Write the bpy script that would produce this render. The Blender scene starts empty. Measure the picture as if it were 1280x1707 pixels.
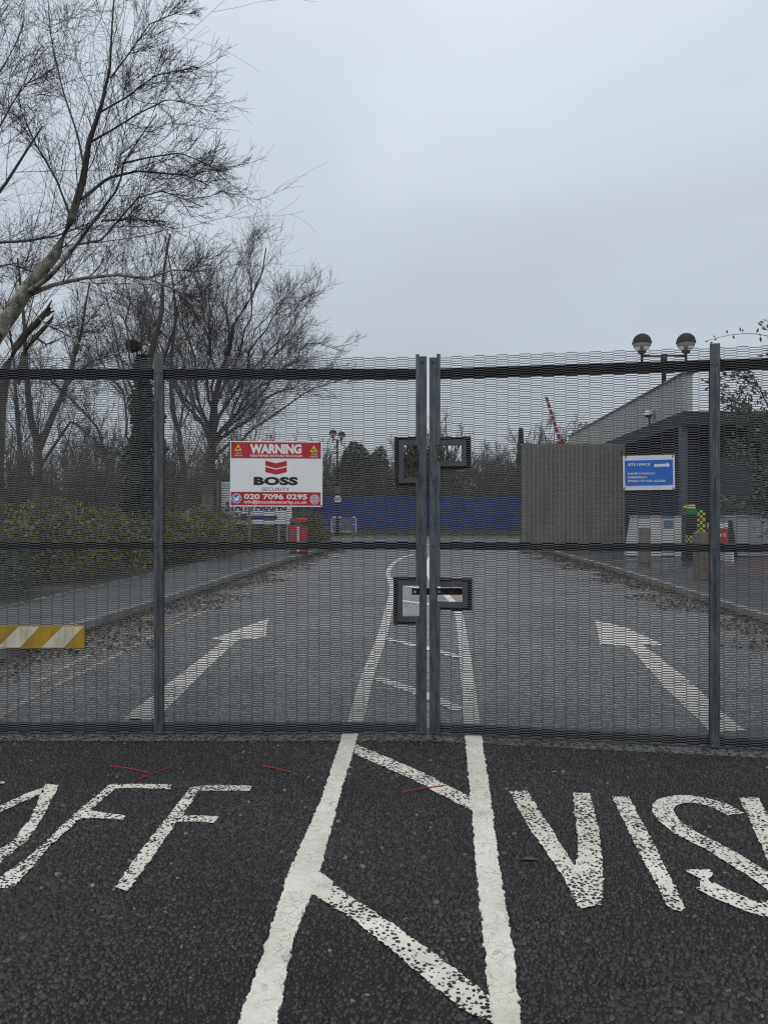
import bpy, math, random
import numpy as np
from mathutils import Vector, Matrix, Euler

SC = bpy.context.scene
COL = SC.collection
H = 1.415            # camera height
F = 1280.0           # focal length in photo pixels (photo 1280 x 1707)
CX, CY = 640.0, 853.5
R = math.radians

# ------------------------------------------------------------------ helpers
def G(px, py, z=0.0):
    """photo pixel -> point on the level z"""
    d = (H - z) * F / (py - CY)
    return ((px - CX) * d / F, d)

def W(px, py, d):
    """photo pixel at distance d -> world point"""
    return ((px - CX) * d / F, d, H + (CY - py) * d / F)

def tag(o, label=None, cat=None, group=None, kind=None):
    if label: o['label'] = label
    if cat: o['category'] = cat
    if group: o['group'] = group
    if kind: o['kind'] = kind
    return o

def empty(name, label, cat, loc=(0, 0, 0), rz=0.0, group=None):
    o = bpy.data.objects.new(name, None)
    COL.objects.link(o)
    o.empty_display_size = 0.2
    o.location = loc
    o.rotation_euler = (0, 0, rz)
    return tag(o, label, cat, group)

def copy_tree(o, parent=None):
    c = o.copy()
    COL.objects.link(c)
    c.parent = parent
    for ch in list(o.children):
        copy_tree(ch, c)
    return c

def link_mesh(name, me, mats, parent=None, smooth=False):
    if not isinstance(mats, (list, tuple)): mats = [mats]
    for m in mats: me.materials.append(m)
    if smooth: me.polygons.foreach_set('use_smooth', [True] * len(me.polygons))
    me.update()
    o = bpy.data.objects.new(name, me)
    COL.objects.link(o)
    if parent: o.parent = parent
    return o

def np_mesh(name, V, counts, idx, mats, parent=None, smooth=False):
    """V (n,3); counts per face; flat loop indices"""
    me = bpy.data.meshes.new(name)
    V = np.asarray(V, dtype=np.float32); counts = np.asarray(counts, dtype=np.int32); idx = np.asarray(idx, dtype=np.int32)
    me.vertices.add(len(V)); me.vertices.foreach_set('co', V.ravel())
    me.loops.add(len(idx)); me.loops.foreach_set('vertex_index', idx)
    me.polygons.add(len(counts))
    st = np.zeros(len(counts), dtype=np.int32); st[1:] = np.cumsum(counts)[:-1]
    me.polygons.foreach_set('loop_start', st)
    me.update(calc_edges=True)
    return link_mesh(name, me, mats, parent, smooth)

class MB:
    def __init__(s): s.v = []; s.f = []; s.m = []
    def add(s, vs, fs, mi=0):
        b = len(s.v); s.v += [tuple(v) for v in vs]
        for f in fs: s.f.append([b + i for i in f]); s.m.append(mi)
        return s
    def box(s, x0, x1, y0, y1, z0, z1, mi=0, mtx=None):
        vs = [(x, y, z) for z in (z0, z1) for y in (y0, y1) for x in (x0, x1)]
        if mtx: vs = [mtx @ Vector(v) for v in vs]
        return s.add(vs, [(0, 2, 3, 1), (4, 5, 7, 6), (0, 1, 5, 4), (2, 6, 7, 3), (0, 4, 6, 2), (1, 3, 7, 5)], mi)
    def prism_xz(s, poly, y0, y1, mi=0):
        """outline in x,z, extruded y0 (front) .. y1"""
        n = len(poly)
        vs = [(x, y0, z) for x, z in poly] + [(x, y1, z) for x, z in poly]
        fs = [list(range(n)), list(range(2 * n - 1, n - 1, -1))]
        for i in range(n):
            j = (i + 1) % n
            fs.append((j, i, n + i, n + j))
        return s.add(vs, fs, mi)
    def prism_xy(s, poly, z0, z1, mi=0):
        n = len(poly)
        vs = [(x, y, z1) for x, y in poly] + [(x, y, z0) for x, y in poly]
        fs = [list(range(n)), list(range(2 * n - 1, n - 1, -1))]
        for i in range(n):
            j = (i + 1) % n
            fs.append((j, i, n + i, n + j))
        return s.add(vs, fs, mi)
    def tube(s, pts, rad, n=8, mi=0, caps=True):
        pts = [Vector(p) for p in pts]
        if not isinstance(rad, (list, tuple)): rad = [rad] * len(pts)
        b = len(s.v)
        for i, p in enumerate(pts):
            t = (pts[min(i + 1, len(pts) - 1)] - pts[max(i - 1, 0)]).normalized()
            ref = Vector((0, 0, 1)) if abs(t.z) < 0.9 else Vector((1, 0, 0))
            u = t.cross(ref).normalized(); w = t.cross(u).normalized()
            for k in range(n):
                a = 2 * math.pi * k / n
                s.v.append(tuple(p + (u * math.cos(a) + w * math.sin(a)) * rad[i]))
        for i in range(len(pts) - 1):
            for k in range(n):
                k2 = (k + 1) % n
                s.f.append([b + i * n + k, b + i * n + k2, b + (i + 1) * n + k2, b + (i + 1) * n + k]); s.m.append(mi)
        if caps:
            s.f.append([b + k for k in range(n)]); s.m.append(mi)
            e = b + (len(pts) - 1) * n
            s.f.append([e + k for k in reversed(range(n))]); s.m.append(mi)
        return s
    def lathe(s, prof, n=20, c=(0, 0, 0), mi=0):
        b = len(s.v)
        for r, z in prof:
            for k in range(n):
                a = 2 * math.pi * k / n
                s.v.append((c[0] + r * math.cos(a), c[1] + r * math.sin(a), c[2] + z))
        for i in range(len(prof) - 1):
            for k in range(n):
                k2 = (k + 1) % n
                s.f.append([b + i * n + k, b + i * n + k2, b + (i + 1) * n + k2, b + (i + 1) * n + k]); s.m.append(mi)
        return s
    def build(s, name, mats, parent=None, smooth=False, bevel=0.0):
        me = bpy.data.meshes.new(name)
        me.from_pydata(s.v, [], s.f)
        me.polygons.foreach_set('material_index', s.m)
        o = link_mesh(name, me, mats, parent, smooth)
        if bevel:
            md = o.modifiers.new('bevel', 'BEVEL'); md.width = bevel; md.segments = 2; md.limit_method = 'ANGLE'
        return o

# ------------------------------------------------------------------ materials
MATS = {}
def new_mat(name):
    m = bpy.data.materials.new(name); m.use_nodes = True
    nt = m.node_tree; nt.nodes.clear()
    out = nt.nodes.new('ShaderNodeOutputMaterial'); p = nt.nodes.new('ShaderNodeBsdfPrincipled')
    nt.links.new(p.outputs[0], out.inputs[0])
    MATS[name] = m
    return m, nt, p

def c4(c): return (c[0], c[1], c[2], 1.0)

def noise(nt, scale, detail=4, rough=0.6, vec=None, dist=0.0):
    n = nt.nodes.new('ShaderNodeTexNoise'); n.inputs['Scale'].default_value = scale
    n.inputs['Detail'].default_value = detail; n.inputs['Roughness'].default_value = rough
    n.inputs['Distortion'].default_value = dist
    if vec is not None: nt.links.new(vec, n.inputs['Vector'])
    return n.outputs['Fac']

def ramp(nt, fac, stops):
    r = nt.nodes.new('ShaderNodeValToRGB')
    el = r.color_ramp.elements
    while len(el) < len(stops): el.new(0.5)
    for e, (p, c) in zip(el, stops): e.position = p; e.color = c4(c)
    nt.links.new(fac, r.inputs[0])
    return r.outputs[0]

def mix(nt, fac, a, b, mode='MIX'):
    m = nt.nodes.new('ShaderNodeMix'); m.data_type = 'RGBA'; m.blend_type = mode
    ins = (m.inputs[0], m.inputs[6], m.inputs[7])
    for sock, v in zip(ins, (fac, a, b)):
        if isinstance(v, bpy.types.NodeSocket): nt.links.new(v, sock)
        elif isinstance(v, (int, float)): sock.default_value = v
        else: sock.default_value = c4(v)
    return m.outputs[2]

def bump(nt, p, height, strength=0.5, dist=0.01):
    b = nt.nodes.new('ShaderNodeBump'); b.inputs['Strength'].default_value = strength
    b.inputs['Distance'].default_value = dist
    nt.links.new(height, b.inputs['Height']); nt.links.new(b.outputs[0], p.inputs['Normal'])
    return b

def objc(nt, scale=(1, 1, 1)):
    t = nt.nodes.new('ShaderNodeTexCoord')
    mp = nt.nodes.new('ShaderNodeMapping'); mp.inputs['Scale'].default_value = scale
    nt.links.new(t.outputs['Object'], mp.inputs[0])
    return mp.outputs[0]

def plain(name, a, b=None, scale=8.0, rough=0.6, metal=0.0, bmp=0.0, bscale=60.0, spec=0.5, stretch=(1, 1, 1), lo=0.35, hi=0.65):
    """two-tone noisy surface"""
    m, nt, p = new_mat(name)
    v = objc(nt, stretch)
    b = b or tuple(x * 0.75 for x in a)
    nt.links.new(ramp(nt, noise(nt, scale, 5, 0.65, v), [(lo, a), (hi, b)]), p.inputs['Base Color'])
    p.inputs['Roughness'].default_value = rough; p.inputs['Metallic'].default_value = metal
    p.inputs['Specular IOR Level'].default_value = spec
    if bmp: bump(nt, p, noise(nt, bscale, 4, 0.6, v), bmp, 0.01)
    return m

def leafmat(name, stops, rough=0.55, spec=0.4):
    m, nt, p = new_mat(name)
    g = nt.nodes.new('ShaderNodeNewGeometry')
    v = objc(nt)
    ad = nt.nodes.new('ShaderNodeMath'); ad.operation = 'MULTIPLY_ADD'; ad.inputs[1].default_value = 0.62; ad.use_clamp = True
    nz = nt.nodes.new('ShaderNodeMapRange'); nz.inputs[1].default_value = 0.3; nz.inputs[2].default_value = 0.7; nz.inputs[4].default_value = 0.4
    nt.links.new(noise(nt, 1.6, 3, 0.6, v), nz.inputs[0])
    nt.links.new(g.outputs['Random Per Island'], ad.inputs[0]); nt.links.new(nz.outputs[0], ad.inputs[2])
    nt.links.new(ramp(nt, ad.outputs[0], stops), p.inputs['Base Color'])
    p.inputs['Roughness'].default_value = rough; p.inputs['Specular IOR Level'].default_value = spec
    return m

def asphalt(name, dark, light, bsc=90.0, strength=0.8, rough=0.75, patch=(1, 1, 1), wet=0.0):
    m, nt, p = new_mat(name)
    v = objc(nt)
    vo = nt.nodes.new('ShaderNodeTexVoronoi'); vo.inputs['Scale'].default_value = bsc
    nt.links.new(v, vo.inputs['Vector'])
    sep = nt.nodes.new('ShaderNodeSeparateColor'); nt.links.new(vo.outputs['Color'], sep.inputs[0])
    base = ramp(nt, sep.outputs[0], [(0.1, dark), (0.9, light)])
    big = ramp(nt, noise(nt, 0.7, 5, 0.6, v), [(0.35, (0.72, 0.72, 0.72)), (0.65, (1.12, 1.1, 1.06))])
    nt.links.new(mix(nt, 1.0, base, big, 'MULTIPLY'), p.inputs['Base Color'])
    inv = nt.nodes.new('ShaderNodeMath'); inv.operation = 'SUBTRACT'; inv.inputs[0].default_value = 1.0
    nt.links.new(vo.outputs['Distance'], inv.inputs[1])
    bump(nt, p, inv.outputs[0], strength, 0.012)
    if wet:
        rr = ramp(nt, noise(nt, 0.45, 3, 0.5, v), [(0.42, (wet, wet, wet)), (0.62, (rough, rough, rough))])
        nt.links.new(rr, p.inputs['Roughness'])
    else:
        p.inputs['Roughness'].default_value = rough
    p.inputs['Specular IOR Level'].default_value = 0.4
    return m

def paintmat(name, col, wear=0.0, crack=True, wscale=55.0, under=(0.035, 0.035, 0.037)):
    m, nt, p = new_mat(name)
    v = objc(nt)
    base = ramp(nt, noise(nt, 6, 6, 0.7, v), [(0.3, tuple(x * 0.82 for x in col)), (0.7, col)])
    grime = ramp(nt, noise(nt, 1.8, 6, 0.7, v), [(0.38, (0.80, 0.79, 0.77)), (0.56, (1, 1, 1))])
    base = mix(nt, 1.0, base, grime, 'MULTIPLY')
    fine = ramp(nt, noise(nt, 160, 3, 0.7, v), [(0.3, (0.88, 0.87, 0.85)), (0.6, (1, 1, 1))])
    base = mix(nt, 1.0, base, fine, 'MULTIPLY')
    if crack:
        vo = nt.nodes.new('ShaderNodeTexVoronoi'); vo.feature = 'DISTANCE_TO_EDGE'; vo.inputs['Scale'].default_value = 26
        nz = nt.nodes.new('ShaderNodeTexNoise'); nz.inputs['Scale'].default_value = 14; nt.links.new(v, nz.inputs['Vector'])
        vm = nt.nodes.new('ShaderNodeMix'); vm.data_type = 'VECTOR'; vm.inputs[0].default_value = 0.09
        nt.links.new(v, vm.inputs[4]); nt.links.new(nz.outputs['Color'], vm.inputs[5])
        nt.links.new(vm.outputs[1], vo.inputs['Vector'])
        cr = ramp(nt, vo.outputs['Distance'], [(0.012, (1, 1, 1)), (0.045, (0, 0, 0))])
        msk = ramp(nt, noise(nt, 5, 3, 0.6, v), [(0.38, (0, 0, 0)), (0.6, (0.8, 0.8, 0.8))])
        cm = mix(nt, 1.0, cr, msk, 'MULTIPLY')
        base = mix(nt, cm, base, tuple(x * 0.3 for x in col))
    if wear:
        vo2 = nt.nodes.new('ShaderNodeTexVoronoi'); vo2.inputs['Scale'].default_value = wscale
        nt.links.new(v, vo2.inputs['Vector'])
        sep = nt.nodes.new('ShaderNodeSeparateColor'); nt.links.new(vo2.outputs['Color'], sep.inputs[0])
        clump_ = nt.nodes.new('ShaderNodeMapRange'); clump_.inputs[1].default_value = 0.3; clump_.inputs[2].default_value = 0.7; clump_.inputs[3].default_value = -0.15; clump_.inputs[4].default_value = 1.0
        nt.links.new(noise(nt, 4.5, 4, 0.65, v), clump_.inputs[0]); clump = clump_.outputs[0]
        ad = nt.nodes.new('ShaderNodeMath'); ad.operation = 'MULTIPLY_ADD'; ad.inputs[1].default_value = 0.45
        nt.links.new(sep.outputs[0], ad.inputs[0]); nt.links.new(clump, ad.inputs[2])
        w = ramp(nt, ad.outputs[0], [(0.93 - wear - 0.02, (0, 0, 0)), (0.93 - wear + 0.02, (1, 1, 1))])
        hole = ramp(nt, vo2.outputs['Distance'], [(0.40, (1, 1, 1)), (0.50, (0, 0, 0))])
        w = mix(nt, 1.0, w, hole, 'MULTIPLY')
        base = mix(nt, w, base, under)
    nt.links.new(base, p.inputs['Base Color'])
    p.inputs['Roughness'].default_value = 0.7; p.inputs['Specular IOR Level'].default_value = 0.3
    bump(nt, p, noise(nt, 70, 4, 0.6, v), 0.5, 0.006)
    return m

m, nt, p = new_mat('chipping')
v = objc(nt); g_ = nt.nodes.new('ShaderNodeNewGeometry')
base = ramp(nt, g_.outputs['Random Per Island'], [(0.0, (0.008, 0.0078, 0.0076)), (0.45, (0.019, 0.0186, 0.018)), (0.96, (0.040, 0.039, 0.0375)), (0.995, (0.06, 0.056, 0.05)), (1.0, (0.20, 0.19, 0.17))])
pt_ = ramp(nt, noise(nt, 1.1, 5, 0.65, v), [(0.34, (0.72, 0.72, 0.72)), (0.52, (1.0, 1.0, 1.0)), (0.68, (1.5, 1.47, 1.42))])
nt.links.new(mix(nt, 1.0, base, pt_, 'MULTIPLY'), p.inputs['Base Color'])
nt.links.new(ramp(nt, noise(nt, 0.9, 4, 0.6, v), [(0.42, (0.24, 0.24, 0.24)), (0.6, (0.5, 0.5, 0.5))]), p.inputs['Roughness'])
p.inputs['Specular IOR Level'].default_value = 0.4
M_CHIP = m
M_TAR = plain('bitumen', (0.005, 0.0049, 0.0047), (0.009, 0.0088, 0.0085), 30, 0.8, bmp=0.6, bscale=120)
M_ROAD = asphalt('road_asphalt', (0.075, 0.075, 0.075), (0.33, 0.33, 0.33), 58, 0.45, 0.26)
M_STRIP = asphalt('worn_strip', (0.03, 0.03, 0.03), (0.19, 0.19, 0.188), 60, 1.0, 0.45)
M_PAVE = asphalt('pavement_asphalt', (0.10, 0.105, 0.11), (0.16, 0.163, 0.168), 120, 0.4, 0.6)
M_YARD = asphalt('yard_asphalt', (0.035, 0.036, 0.038), (0.075, 0.077, 0.08), 90, 0.3, 0.6, wet=0.12)
M_KERB = plain('kerb_stone', (0.26, 0.26, 0.25), (0.13, 0.13, 0.11), 3, 0.8, bmp=0.3)
M_EARTH = plain('earth', (0.055, 0.045, 0.03), (0.03, 0.035, 0.018), 1.5, 0.95, bmp=0.8, bscale=12)
M_VERGE = plain('verge_grass', (0.075, 0.085, 0.035), (0.09, 0.075, 0.045), 2.0, 0.95, bmp=0.8, bscale=25)
M_LINE = paintmat('thermoplastic_white', (0.80, 0.775, 0.70), 0.0)
M_LINEW = paintmat('worn_white', (0.80, 0.775, 0.70), 0.34, False, 60, (0.022, 0.022, 0.022))
M_LINEF = paintmat('far_white', (0.80, 0.785, 0.73), 0.04, False, 40, (0.1, 0.1, 0.1))
M_YELL = paintmat('faded_yellow', (0.46, 0.40, 0.29), 0.34, False, 26, (0.11, 0.105, 0.1))
M_GALV = plain('galvanised_steel', (0.125, 0.137, 0.148), (0.055, 0.063, 0.073), 16, 0.48, 0.35, bmp=0.15, bscale=90, stretch=(2.5, 2.5, 0.45), lo=0.3, hi=0.62)
M_GALVD = plain('galvanised_dull', (0.082, 0.09, 0.098), (0.05, 0.056, 0.062), 9, 0.55, 0.3)
M_MESH = plain('expanded_metal', (0.098, 0.103, 0.109), (0.06, 0.064, 0.07), 5, 0.5, 0.3)
M_RAIL = plain('rail_steel', (0.020, 0.023, 0.028), (0.012, 0.014, 0.018), 6, 0.6, 0.25)
M_RUST = plain('rusty_steel', (0.16, 0.075, 0.035), (0.05, 0.028, 0.02), 25, 0.85, 0.1, bmp=0.5)
M_BLACK = plain('black_steel', (0.012, 0.012, 0.013), (0.02, 0.02, 0.02), 20, 0.5)
M_SIGNW = plain('sign_white', (0.78, 0.80, 0.81), (0.73, 0.75, 0.765), 4, 0.35)
M_SIGNR = plain('sign_red', (0.47, 0.014, 0.035), (0.41, 0.012, 0.03), 5, 0.35)
M_SIGNK = plain('sign_black', (0.010, 0.012, 0.018), (0.013, 0.014, 0.02), 5, 0.4)
M_SIGNG = plain('sign_grey', (0.10, 0.07, 0.10), (0.08, 0.06, 0.08), 5, 0.4)
M_SIGNY = plain('sign_yellow', (0.75, 0.52, 0.02), (0.68, 0.46, 0.02), 5, 0.4)
M_TWB = plain('sign_skyblue', (0.02, 0.22, 0.52), (0.02, 0.19, 0.47), 5, 0.4)
M_PURP = plain('sign_magenta', (0.35, 0.06, 0.30), (0.50, 0.16, 0.10), 9, 0.4)
M_PAPER = plain('laminated_paper', (0.68, 0.68, 0.77), (0.58, 0.58, 0.67), 12, 0.3, bmp=0.15, bscale=20)
M_BLUE = plain('printed_blue', (0.02, 0.13, 0.50), (0.022, 0.115, 0.44), 10, 0.35, stretch=(0.4, 1, 4))
M_BYEL = plain('board_yellow', (0.42, 0.265, 0.012), (0.27, 0.17, 0.018), 7, 0.6, bmp=0.2, stretch=(1, 1, 0.4))
M_BWHT = plain('board_white', (0.60, 0.58, 0.46), (0.30, 0.29, 0.19), 9, 0.6, bmp=0.2, stretch=(1.6, 1, 0.4), lo=0.42, hi=0.72)
M_ZIP = plain('zip_red', (0.34, 0.02, 0.027), (0.27, 0.018, 0.022), 30, 0.5)
M_NAVY = plain('navy_letters', (0.012, 0.03, 0.16), (0.015, 0.035, 0.17), 5, 0.45)
M_HOARD = plain('hoarding_blue', (0.012, 0.036, 0.165), (0.009, 0.027, 0.125), 0.7, 0.5)
M_OLIVE = plain('clad_olive', (0.19, 0.188, 0.162), (0.135, 0.134, 0.116), 1.2, 0.6, stretch=(3, 1, 0.3))
M_FASC = plain('fascia_pale', (0.44, 0.45, 0.43), (0.33, 0.34, 0.32), 1.3, 0.6, stretch=(1, 3, 0.25))
M_DARK = plain('dark_cladding', (0.009, 0.010, 0.014), (0.013, 0.014, 0.018), 2, 0.7)
M_WALLW = plain('painted_wall', (0.55, 0.56, 0.55), (0.42, 0.43, 0.42), 1.5, 0.7)
M_WALLG = plain('grey_wall', (0.30, 0.31, 0.31), (0.22, 0.23, 0.23), 1.5, 0.7)
M_COLM = plain('pale_column', (0.07, 0.08, 0.10), (0.05, 0.06, 0.075), 2, 0.5)
M_TIMB = plain('weathered_timber', (0.19, 0.155, 0.115), (0.12, 0.10, 0.075), 6, 0.85, stretch=(4, 4, 0.5), bmp=0.3)
M_REDP = plain('red_plastic', (0.50, 0.02, 0.03), (0.42, 0.018, 0.025), 5, 0.45)
M_WHTP = plain('white_plastic', (0.70, 0.70, 0.70), (0.60, 0.60, 0.60), 5, 0.45)
M_GRNP = plain('green_plastic', (0.02, 0.16, 0.06), (0.02, 0.13, 0.05), 5, 0.45)
M_HIVIZ = plain('hi_viz_yellow', (0.62, 0.60, 0.03), (0.55, 0.54, 0.03), 5, 0.45)
M_LAMPG = plain('lamp_grey', (0.014, 0.020, 0.024), (0.010, 0.015, 0.018), 5, 0.55, spec=0.3)
M_TWIG = plain('twig_bark', (0.056, 0.047, 0.046), (0.034, 0.029, 0.029), 3, 0.85)
M_TWIGG = plain('grey_twig_bark', (0.10, 0.089, 0.08), (0.064, 0.057, 0.052), 2, 0.9)
M_TWIGF = plain('far_twig_bark', (0.10, 0.088, 0.07), (0.068, 0.062, 0.05), 1.0, 0.9)  # bark colour lightened in place of haze over the distant trees
M_BARK = plain('grey_bark', (0.105, 0.095, 0.085), (0.055, 0.05, 0.045), 4, 0.9, bmp=0.5, bscale=20)
M_SNAG = plain('snag_bark', (0.085, 0.07, 0.052), (0.04, 0.033, 0.026), 5, 0.9, bmp=0.5, bscale=20)
M_PALEB = plain('pale_bark', (0.30, 0.27, 0.21), (0.16, 0.14, 0.11), 4, 0.85, bmp=0.3)
M_HEDGE = leafmat('hedge_leaf', [(0, (0.03, 0.034, 0.014)), (0.4, (0.085, 0.09, 0.03)), (0.7, (0.19, 0.185, 0.05)), (1, (0.30, 0.265, 0.08))])
M_DSHRUB = leafmat('dark_shrub_leaf', [(0, (0.018, 0.030, 0.014)), (0.6, (0.045, 0.062, 0.026)), (1, (0.11, 0.125, 0.05))])
M_IVY = leafmat('ivy_leaf', [(0, (0.014, 0.022, 0.013)), (0.7, (0.032, 0.046, 0.022)), (1, (0.08, 0.10, 0.045))], 0.45)
M_CONIF = leafmat('conifer_needle', [(0, (0.03, 0.036, 0.024)), (0.6, (0.065, 0.07, 0.046)), (1, (0.12, 0.12, 0.08))], 0.8)
M_GLOSS = leafmat('glossy_leaf', [(0, (0.03, 0.04, 0.02)), (0.6, (0.07, 0.085, 0.04)), (1, (0.17, 0.17, 0.08))], 0.32, 0.6)
M_LITTER = leafmat('leaf_litter', [(0, (0.028, 0.020, 0.013)), (0.6, (0.075, 0.05, 0.030)), (0.93, (0.14, 0.095, 0.05)), (1, (0.36, 0.28, 0.18))], 0.8)

# silver birch bark: white with dark bands and lichen
m, nt, p = new_mat('birch_bark')
v = objc(nt)
bas = ramp(nt, noise(nt, 7, 5, 0.7, v), [(0.36, (0.035, 0.032, 0.028)), (0.5, (0.22, 0.205, 0.17)), (0.7, (0.42, 0.40, 0.34))])
sp_ = nt.nodes.new('ShaderNodeSeparateXYZ'); nt.links.new(v, sp_.inputs[0])
ma = nt.nodes.new('ShaderNodeMath'); ma.operation = 'MULTIPLY_ADD'; ma.inputs[1].default_value = 1.6
nt.links.new(noise(nt, 1.5, 4, 0.7, v), ma.inputs[0]); nt.links.new(sp_.outputs[2], ma.inputs[2])
mr = nt.nodes.new('ShaderNodeMapRange'); mr.inputs[1].default_value = 4.9; mr.inputs[2].default_value = 6.6
nt.links.new(ma.outputs[0], mr.inputs[0])
bas = mix(nt, mr.outputs[0], bas, (0.042, 0.036, 0.034))
nt.links.new(bas, p.inputs['Base Color']); p.inputs['Roughness'].default_value = 0.85
bump(nt, p, noise(nt, 30, 4, 0.6, v), 0.5, 0.01)
M_BIRCH = m
# clear polycarbonate bowl of the globe lamps
m, nt, p = new_mat('lamp_bowl')
p.inputs['Base Color'].default_value = (0.80, 0.76, 0.70, 1); p.inputs['Roughness'].default_value = 0.25
p.inputs['Transmission Weight'].default_value = 0.6; p.inputs['IOR'].default_value = 1.15
M_BOWL = m
# window glass
m, nt, p = new_mat('window_glass')
p.inputs['Base Color'].default_value = (0.02, 0.035, 0.04, 1); p.inputs['Roughness'].default_value = 0.06
p.inputs['Specular IOR Level'].default_value = 0.6
M_GLASS = m

# ------------------------------------------------------------------ sky, light, camera
world = bpy.data.worlds.new("World"); SC.world = world; world.use_nodes = True
nt = world.node_tree; nt.nodes.clear()
out = nt.nodes.new('ShaderNodeOutputWorld'); bg = nt.nodes.new('ShaderNodeBackground')
nt.links.new(bg.outputs[0], out.inputs[0]); bg.inputs['Strength'].default_value = 0.1
SUN_EL, SUN_AZ = R(48), R(200)        # behind the camera, a little to the left
sky = nt.nodes.new('ShaderNodeTexSky'); sky.sky_type = 'NISHITA'; sky.sun_disc = False
sky.sun_elevation = SUN_EL; sky.sun_rotation = SUN_AZ
tc = nt.nodes.new('ShaderNodeTexCoord'); sx = nt.nodes.new('ShaderNodeSeparateXYZ')
nt.links.new(tc.outputs['Generated'], sx.inputs[0])
K = 10.0
def k(c): return tuple(x * K for x in c)
grad = ramp(nt, sx.outputs['Z'], [(0.0, (0.475, 0.515, 0.55)), (0.22, (0.545, 0.605, 0.665)), (0.5, (0.68, 0.755, 0.84)), (1.0, (1.06, 1.08, 1.10))])
mp = nt.nodes.new('ShaderNodeMapping'); mp.inputs['Scale'].default_value = (1.0, 1.0, 1.9); mp.inputs['Location'].default_value = (3.1, 0.4, 0.2)
nt.links.new(tc.outputs['Generated'], mp.inputs[0])
cl = ramp(nt, noise(nt, 1.7, 4, 0.45, mp.outputs[0], 0.3), [(0.3, (0.93, 0.92, 0.915)), (0.5, (1.0, 0.995, 0.99)), (0.72, (1.14, 1.125, 1.11))])
grey = mix(nt, 1.0, mix(nt, 1.0, grad, cl, 'MULTIPLY'), (K, K, K), 'MULTIPLY')
skc = mix(nt, 0.06, grey, sky.outputs[0])
nt.links.new(skc, bg.inputs['Color'])

sun = bpy.data.lights.new('sun', 'SUN'); sun.energy = 0.8; sun.angle = R(50); sun.color = (1.0, 0.97, 0.93)
so = bpy.data.objects.new('sun', sun); COL.objects.link(so)
so.rotation_euler = (R(90) - SUN_EL, 0, R(180) - SUN_AZ + R(0))
# aim the lamp explicitly: light travels from the sun's side (behind-left, above) towards +Y
dirv = Vector((math.sin(SUN_AZ) * math.cos(SUN_EL), math.cos(SUN_AZ) * math.cos(SUN_EL), math.sin(SUN_EL)))
so.rotation_euler = dirv.to_track_quat('Z', 'Y').to_euler()

cam = bpy.data.cameras.new('camera'); cam.sensor_fit = 'VERTICAL'; cam.sensor_height = 24.0
cam.lens = 24.0 * F / 1707.0; cam.clip_start = 0.05; cam.clip_end = 2000
co = bpy.data.objects.new('camera', cam); COL.objects.link(co)
co.location = (0, 0, H); co.rotation_euler = (R(90), 0, 0)
SC.camera = co
SC.cycles.filter_width = 1.2
SC.cycles.use_denoising = False
SC.view_settings.view_transform = 'Standard'; SC.view_settings.look = 'None'
SC.view_settings.exposure = 0.0; SC.view_settings.gamma = 1.0; SC.view_settings.use_curve_mapping = False

# ------------------------------------------------------------------ ground, roads, kerbs
def sheet(name, poly, z, mat, z0=None):
    mb = MB()
    if z0 is None: mb.add([(x, y, z) for x, y in poly], [list(range(len(poly)))])
    else: mb.prism_xy(poly, z0, z)
    return tag(mb.build(name, mat), kind='structure')

sheet('ground', [(-400, -60), (400, -60), (400, 500), (-400, 500)], -0.06, M_EARTH)
sheet('forecourt', [(-14, -8), (14, -8), (14, 4.72), (-14, 4.72)], 0.0, M_TAR)
sheet('threshold_strip', [(-14, 4.73), (0.3, 4.73), (2.6, 4.335), (14, 4.335), (14, 5.02), (-14, 5.02)], 0.003, M_STRIP)
LK = [(-3.75, 5.02), (-3.62, 7.06), (-3.53, 9.12), (-3.36, 11.2), (-3.25, 13.0), (-2.93, 18.8), (-2.45, 24.5), (-1.95, 29.4), (-1.5, 33), (-1.9, 35.0), (-3.4, 36.2), (-14, 36.8)]
RK = [(4.62, 5.02), (4.75, 8.0), (4.88, 10.56), (5.0, 11.8), (5.19, 14.8), (5.43, 18.2), (5.55, 22.0), (5.75, 27.2), (6.3, 31.5), (7.6, 34.2), (9.6, 35.6), (24, 36.4)]
FAR = [(24, 41.6), (9, 41.4), (-1, 41.3), (-14, 42.2)]
sheet('road', RK + FAR + LK[::-1], 0.0, M_ROAD)

def off(line, d):
    """offset a polyline to its left (negative d: to its right)"""
    o = []
    for i, (x, y) in enumerate(line):
        a = line[max(i - 1, 0)]; b = line[min(i + 1, len(line) - 1)]
        tx, ty = b[0] - a[0], b[1] - a[1]; l = math.hypot(tx, ty)
        o.append((x - ty / l * d, y + tx / l * d))
    return o
def strip(name, line, d0, d1, z, mat, z0):
    return sheet(name, off(line, d0) + off(line, d1)[::-1], z, mat, z0)
strip('kerb_left', LK, 0.0, 0.13, 0.115, M_KERB, -0.05)
strip('pavement_left', LK[:-2], 0.13, 1.72, 0.105, M_PAVE, -0.05)
strip('edging_left', LK[:-2], 1.72, 1.77, 0.135, M_KERB, -0.05)
strip('kerb_right', RK, -0.13, 0.0, 0.105, M_KERB, -0.05)
strip('kerb_far', FAR, -0.14, 0.0, 0.12, M_KERB, -0.05)
sheet('verge_left', [(-60, 5.0)] + off(LK[:-2], 1.77) + [(-3.6, 36.4), (-14, 36.9), (-60, 38)], 0.11, M_EARTH, -0.055)
sheet('yard', off(RK, -0.13) + [(70, 37), (70, 5.02)], 0.095, M_YARD, -0.05)
sheet('verge_far', [(24, 41.74), (9, 41.54), (-1, 41.44), (-14, 42.34), (-60, 44), (-60, 52), (70, 52), (70, 42)], 0.10, M_VERGE, -0.05)
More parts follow.
